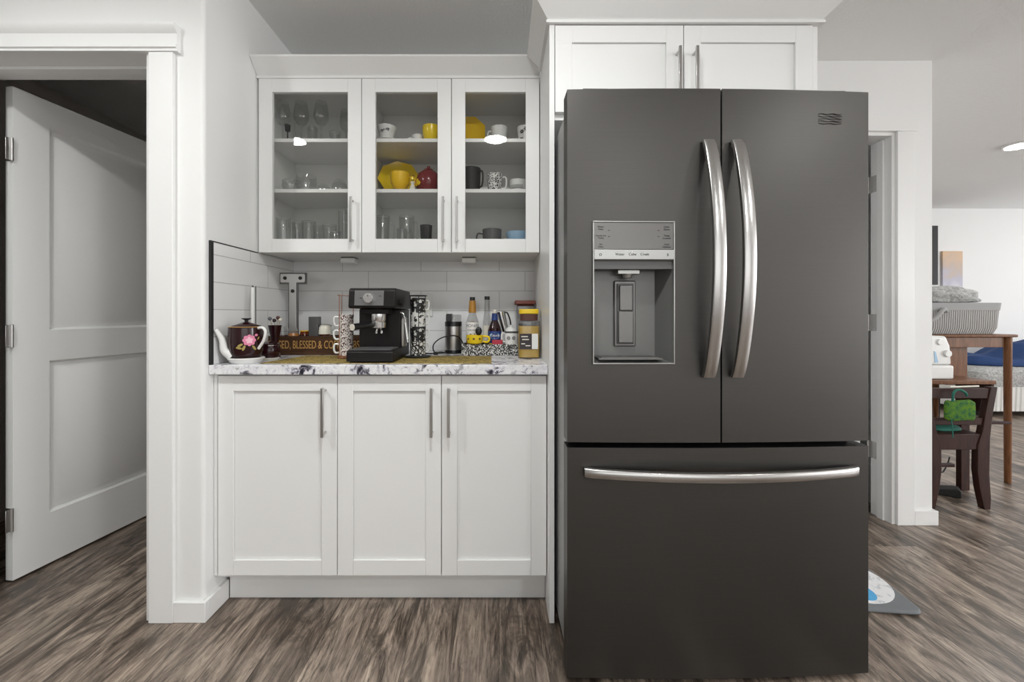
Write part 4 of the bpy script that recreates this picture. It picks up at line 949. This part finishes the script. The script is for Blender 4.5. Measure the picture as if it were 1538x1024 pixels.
# ---------------------------------------------------------------- floor mat right of the refrigerator
t = thing('floor_mat', 'grey floor mat with white marbled oval beside the refrigerator', 'mat', (1.23, 1.78, .001), rz=-.10)
bm = bm_(); prism(bm, [(.345-.03+.03*math.cos(a*PI/10), -.224+.03+.03*math.sin(a*PI/10)) for a in range(-5, 1)]+[(.345, .30), (-.30, .30), (-.30, -.224)], 'z', 0, .016); obj('mat_body', bm, 'matgrey', t, bevel=.007)
bm = bm_(); prism(bm, [(.190+.150*math.cos(i*PI/20), -.045+.150*math.sin(i*PI/20)) for i in range(40)], 'z', .0162, .018); obj('oval_print', bm, 'marble', t)
bm = bm_(); prism(bm, [(.195+.045*math.cos(i*PI/10), -.125+.055*math.sin(i*PI/10)) for i in range(20)], 'z', .0181, .0185); obj('blue_print', bm, mat('sky_blue_print', (.10, .42, .75), .8), t)

# ---------------------------------------------------------------- far room
# tall table
TYf = 2.735
t = thing('tall_table', 'tall oak table with slender legs carrying the grey basket', 'table', (2.92, TYf, 0))
zt = PZ(502, TYf)
bm = bm_(); box(bm, -.10, .435, -.03, .52, zt-.018, zt); obj('tabletop', bm, 'wood', t, bevel=.006)
bm = bm_(); box(bm, -.06, .385, .0, .018, zt-.085, zt-.019); box(bm, .372, .39, .019, .47, zt-.085, zt-.019); box(bm, -.06, -.042, .019, .47, zt-.085, zt-.019); obj('apron', bm, 'wood', t, bevel=.002)
for x, y in ((.40, 0), (-.075, 0), (.40, .48), (-.075, .48)):
    bm = bm_(); tube(bm, [(x, y, .001), (x, y, zt-.019)], [.017, .021], 14); obj('leg', bm, 'wood', t)
bm = bm_(); box(bm, .06, .205, .06, .08, zt-.34, zt-.0185); obj('side_board', bm, 'wood', t, bevel=.003)
# basket on the table
t = thing('storage_basket', 'grey knitted storage basket with a pale rim on the tall table', 'basket', (2.99, 2.93, zt+.001))
bm = bm_(); 
def rrect(w, d, r, n=5):
    p = []
    for cx, cy, a0 in ((w-r, d-r, 0), (-w+r, d-r, 90), (-w+r, -d+r, 180), (w-r, -d+r, 270)):
        for k in range(n): a_ = math.radians(a0+k*90/(n-1)); p.append((cx+r*math.cos(a_), cy+r*math.sin(a_)))
    return p
def loft(bm, secs, cap0=True, cap1=True):
    R = [[bm.verts.new((x, y, z)) for x, y in p] for p, z in secs]; n = len(R[0])
    for a, b in zip(R, R[1:]):
        for i in range(n): bm.faces.new((a[i], a[(i+1) % n], b[(i+1) % n], b[i])).smooth = True
    if cap0: bm.faces.new(R[0][::-1])
    if cap1: bm.faces.new(R[-1])
loft(bm, [(rrect(.30, .165, .05), 0), (rrect(.318, .18, .06), .04), (rrect(.325, .185, .06), .155)]); obj('basket_body', bm, 'knit', t)
bm = bm_(); loft(bm, [(rrect(.328, .188, .06), .1555), (rrect(.332, .192, .06), .205), (rrect(.322, .182, .055), .206), (rrect(.318, .178, .05), .157)], cap1=True); obj('rim', bm, 'greyfab', t)
bm = bm_(); tube(bm, curve([(-.06, -.187, .15), (-.10, -.205, .16), (-.16, -.21, .10), (-.2, -.2, .08)], 6), .012, 8); obj('handle', bm, 'greyfab', t)
bm = bm_(); bmesh.ops.create_icosphere(bm, subdivisions=4, radius=1); random.seed(4)
for v in bm.verts:
    c_ = v.co; k = 1+.05*math.sin(c_.x*11)+.05*math.sin(c_.z*9+c_.x*5)+random.uniform(-.035, .035)
    v.co = Vector((math.copysign(abs(c_.x)**.7, c_.x)*.23*k, c_.y*.13*k, max(-.03, c_.z*.085*k)))
tag(obj('folded_blanket', bm, 'furry', loc=(3.06, 2.93, zt+.242), smooth=True), 'fluffy grey blanket heaped in the knitted basket', 'blanket')
# sewing desk
DY = 2.50; dz_ = PZ(571, DY)
t = thing('sewing_desk', 'small brown sewing desk carrying the white sewing machine', 'desk', (2.62, DY, 0))
bm = bm_(); box(bm, -.28, .325, -.02, .215, dz_-.022, dz_); obj('desktop', bm, 'wood', t, bevel=.004)
bm = bm_(); prism(bm, [(0, dz_-.023), (.20, dz_-.023), (.20, dz_-.20), (.02, dz_-.20)], 'x', .318, .336); o = obj('drop_leaf', bm, 'dwood', t, bevel=.002)
for x, y in ((.29, .13), (-.25, .18), (-.25, .0)):
    bm = bm_(); box(bm, x-.027, x+.027, y-.016, y+.016, .001, dz_-.023); obj('leg', bm, 'dwood', t, bevel=.002)
bm = bm_(); box(bm, .338, .50, .05, .075, .43, .445); obj('stretcher', bm, 'dwood', t, bevel=.002)
# sewing machine
t = thing('sewing_machine', 'white sewing machine with a round dial on the brown desk', 'sewing machine', (2.59, DY+.09, dz_+.001))
bm = bm_(); box(bm, -.24, .155, -.065, .075, 0, .085); obj('base', bm, 'white', t, bevel=.012)
bm = bm_(); prism(bm, [(.02, .0855), (.150, .0855), (.142, .20), (.115, .262), (-.2, .262), (-.22, .19), (.0, .18)], 'y', -.055, .065); obj('arm', bm, 'white', t, bevel=.012)
bm = bm_(); tube(bm, [(.118, -.0555, .155), (.118, -.068, .155)], .020, 20); tube(bm, [(.075, -.0555, .225), (.075, -.064, .225)], .018, 20); obj('dial', bm, 'white', t, bevel=.002)
bm = bm_(); prism(bm, [(.045, .10), (.065, .10), (.05, .165), (.040, .17)], 'y', -.0575, -.0555); obj('decal', bm, 'blue', t)
# chair
t = thing('sewing_chair', 'dark brown wooden chair with curved rear legs at the sewing desk', 'chair', (2.60, 2.375, 0))
def post(x):
    bm = bm_(); P = [(.020, .001), (.020, .05), (-.018, .30), (-.018, .44), (.030, .685)]
    prism(bm, [(-.035, .001), (.005, .001), (.036, .12), (.050, .33), (.050, .46), (.022, .56), (.0, .69), (-.040, .69), (-.012, .54), (.0, .45), (-.008, .28), (-.018, .12)], 'y', -.018, .018)
    o = obj('leg', bm, 'dwood', t, bevel=.004, loc=(x, 0, 0)); return o
for x, sgn in ((.155, 1), (-.17, -1)):
    bm = bm_()
    prism(bm, [(sgn*a, b) for a, b in ((-.050, .001), (-.012, .001), (-.014, .10), (.0, .33), (.004, .46), (.026, .56), (.046, .69), (.008, .69), (-.018, .56), (-.042, .46), (-.050, .33), (-.040, .10))] if False else [(sgn*a, b) for a, b in ((-.024, .001), (.012, .001), (.016, .06), (.006, .20), (.010, .40), (.024, .53), (.052, .69), (.014, .69), (-.016, .55), (-.034, .44), (-.060, .36), (-.062, .22), (-.050, .12))], 'y', -.017, .017)
    obj('leg', bm, 'dwood', t, bevel=.003, loc=(x, 0, 0))
for x in (.12, -.14):
    bm = bm_(); box(bm, x-.017, x+.017, .285, .318, .001, .40); obj('leg', bm, 'dwood', t, bevel=.003)
bm = bm_(); box(bm, -.165, .165, -.012, .012, .625, .682); obj('top_rail', bm, 'dwood', t, bevel=.003)
bm = bm_(); box(bm, -.145, .145, -.010, .010, .475, .515); obj('lower_rail', bm, 'dwood', t, bevel=.003)
bm = bm_(); box(bm, -.13, .13, -.012, .32, .335, .425); obj('seat', bm, 'dwood', t, bevel=.004)
# green knitting hanging on the chair
t = thing('knitting_bag', 'bright green knitted pouch hanging on the chair back', 'bag', (2.575, 2.343, .575))
bm = bm_(); bmesh.ops.create_icosphere(bm, subdivisions=3, radius=1)
for v in bm.verts: c_ = v.co; v.co = Vector((math.copysign(abs(c_.x)**.3, c_.x)*.086, c_.y*.014, math.copysign(abs(c_.z)**.35, c_.z)*.058+.004*math.sin(c_.x*8)-.012))
obj('pouch', bm, 'green', t, smooth=True)
bm = bm_(); tube(bm, curve([(-.05, -.010, .04), (-.045, -.012, .09), (-.01, -.008, .105), (.02, -.012, .088), (.03, -.01, .07)], 6), .006, 6); obj('cord', bm, 'teal', t)
bm = bm_(); tube(bm, curve([(-.06, -.012, -.06), (-.058, -.016, -.10), (-.055, -.016, -.16)], 6), .003, 6); obj('yarn_tail', bm, 'teal', t)
bm = bm_(); tube(bm, [(-.06, 0, .1025), (.10, .0, .1075)], .005, 8); tag(obj('knitting_needle', bm, 'cream', loc=(2.60, 2.36, .588)), 'pale knitting needle lying along the chair top rail', 'needle')
# cloth on the seat
bm = bm_(); bmesh.ops.create_icosphere(bm, subdivisions=3, radius=1)
for v in bm.verts: c_ = v.co; v.co = Vector((math.copysign(abs(c_.x)**.6, c_.x)*.10, c_.y*.06, max(-.004, c_.z*.026+.004*math.sin(c_.x*9))))
tag(obj('folded_cloth', bm, 'teal', loc=(2.60, 2.47, .4305), smooth=True), 'teal folded cloth lying on the chair seat', 'cloth')
# pedal and cords
t = thing('foot_pedal', 'black sewing machine foot pedal on the floor under the desk', 'pedal', (2.725, 2.57, .001), rz=.9)
bm = bm_(); prism(bm, [(-.07, 0), (.09, 0), (.09, .018), (-.05, .050), (-.07, .046)], 'x', -.045, .045); obj('pedal_body', bm, 'matte', t, bevel=.006)
bm = bm_(); tube(bm, curve([(0, .09, .01), (.06, .14, .008), (.12, .08, .006), (.16, .12, .006)], 8), .004, 6); obj('cord', bm, 'cordb', t)
bm = bm_(); tube(bm, curve([(2.79, 2.70, .62), (2.775, 2.68, .35), (2.77, 2.65, .17), (2.80, 2.65, .10), (2.84, 2.655, .15), (2.87, 2.67, .19)], 8), .004, 6)
tube(bm, curve([(2.83, 2.69, .62), (2.80, 2.67, .30), (2.765, 2.645, .12), (2.76, 2.64, .03)], 8), .003, 6)
tag(obj('cable_tangle', bm, 'cordb'), 'tangled black power cords hanging beneath the sewing desk', 'cord')
bm = bm_(); box(bm, 2.45, 2.83, 2.60, 2.63, .150, .170); o = obj('cord_shelf', bm, 'dwood', rot=(0, 0, 0), bevel=.003); tag(o, 'dark narrow foot bar beneath the sewing desk', 'bar')
# bed
t = thing('bed', 'bed with white ribbed skirt and grey fleece cover in the far room', 'bed', (6.2, 4.85, 0))
bm = bm_(); loft(bm, [(rrect(1.05, .36, .06), .06), (rrect(1.06, .37, .06), .32)]); obj('bed_skirt', bm, 'ribfab', t)
bm = bm_(); loft(bm, [(rrect(1.05, .36, .08), .3205), (rrect(1.07, .375, .09), .36), (rrect(1.07, .375, .09), .48), (rrect(1.0, .33, .08), .525)]); obj('mattress_cover', bm, 'furry', t)
for x in (-.95, .95):
    bm = bm_(); box(bm, x-.04, x+.04, -.30, -.22, .001, .059); obj('leg', bm, 'matte', t)
bm = bm_(); bmesh.ops.create_icosphere(bm, subdivisions=5, radius=1)
for v in bm.verts:
    c_ = v.co; x = math.copysign(abs(c_.x)**.8, c_.x)*.95; top = .16+.07*math.sin(x*5.2+1.8)+.03*math.sin(x*13)
    v.co = Vector((x, c_.y*.30, (c_.z*top*1.1 if c_.z > 0 else max(c_.z, -.12)*.3)+.02*math.sin(x*9+c_.y*6)*(c_.z > .2)))
tag(obj('navy_blanket', bm, 'bluefab', loc=(6.22, 4.83, .5655), smooth=True), 'rumpled navy blue blanket heaped on the bed', 'blanket')
# painting and television on the far wall
YF = 5.26
bm = bm_(); box(bm, -.125, .125, -.025, 0, -.28, .28); tag(obj('painting', bm, 'art', loc=(PX(1427.5, YF), YF-.002, PZ(411, YF)), bevel=.002), 'abstract orange and lilac canvas on the far white wall', 'painting')
t = thing('television', 'flat black television on the far wall beside the painting', 'television', (PX(1410.5, 5.15)-.55, 5.16, PZ(383, 5.15)))
bm = bm_(); box(bm, -.55, .55, 0, .04, -.365, .365); obj('casing', bm, 'black', t, bevel=.004)
bm = bm_(); box(bm, -.54, .54, -.002, -.0002, -.355, .355); obj('screen', bm, 'matte', t)
bm = bm_(); box(bm, -.12, .12, .0405, .098, -.1, .1); obj('wall_bracket', bm, 'tin', t)
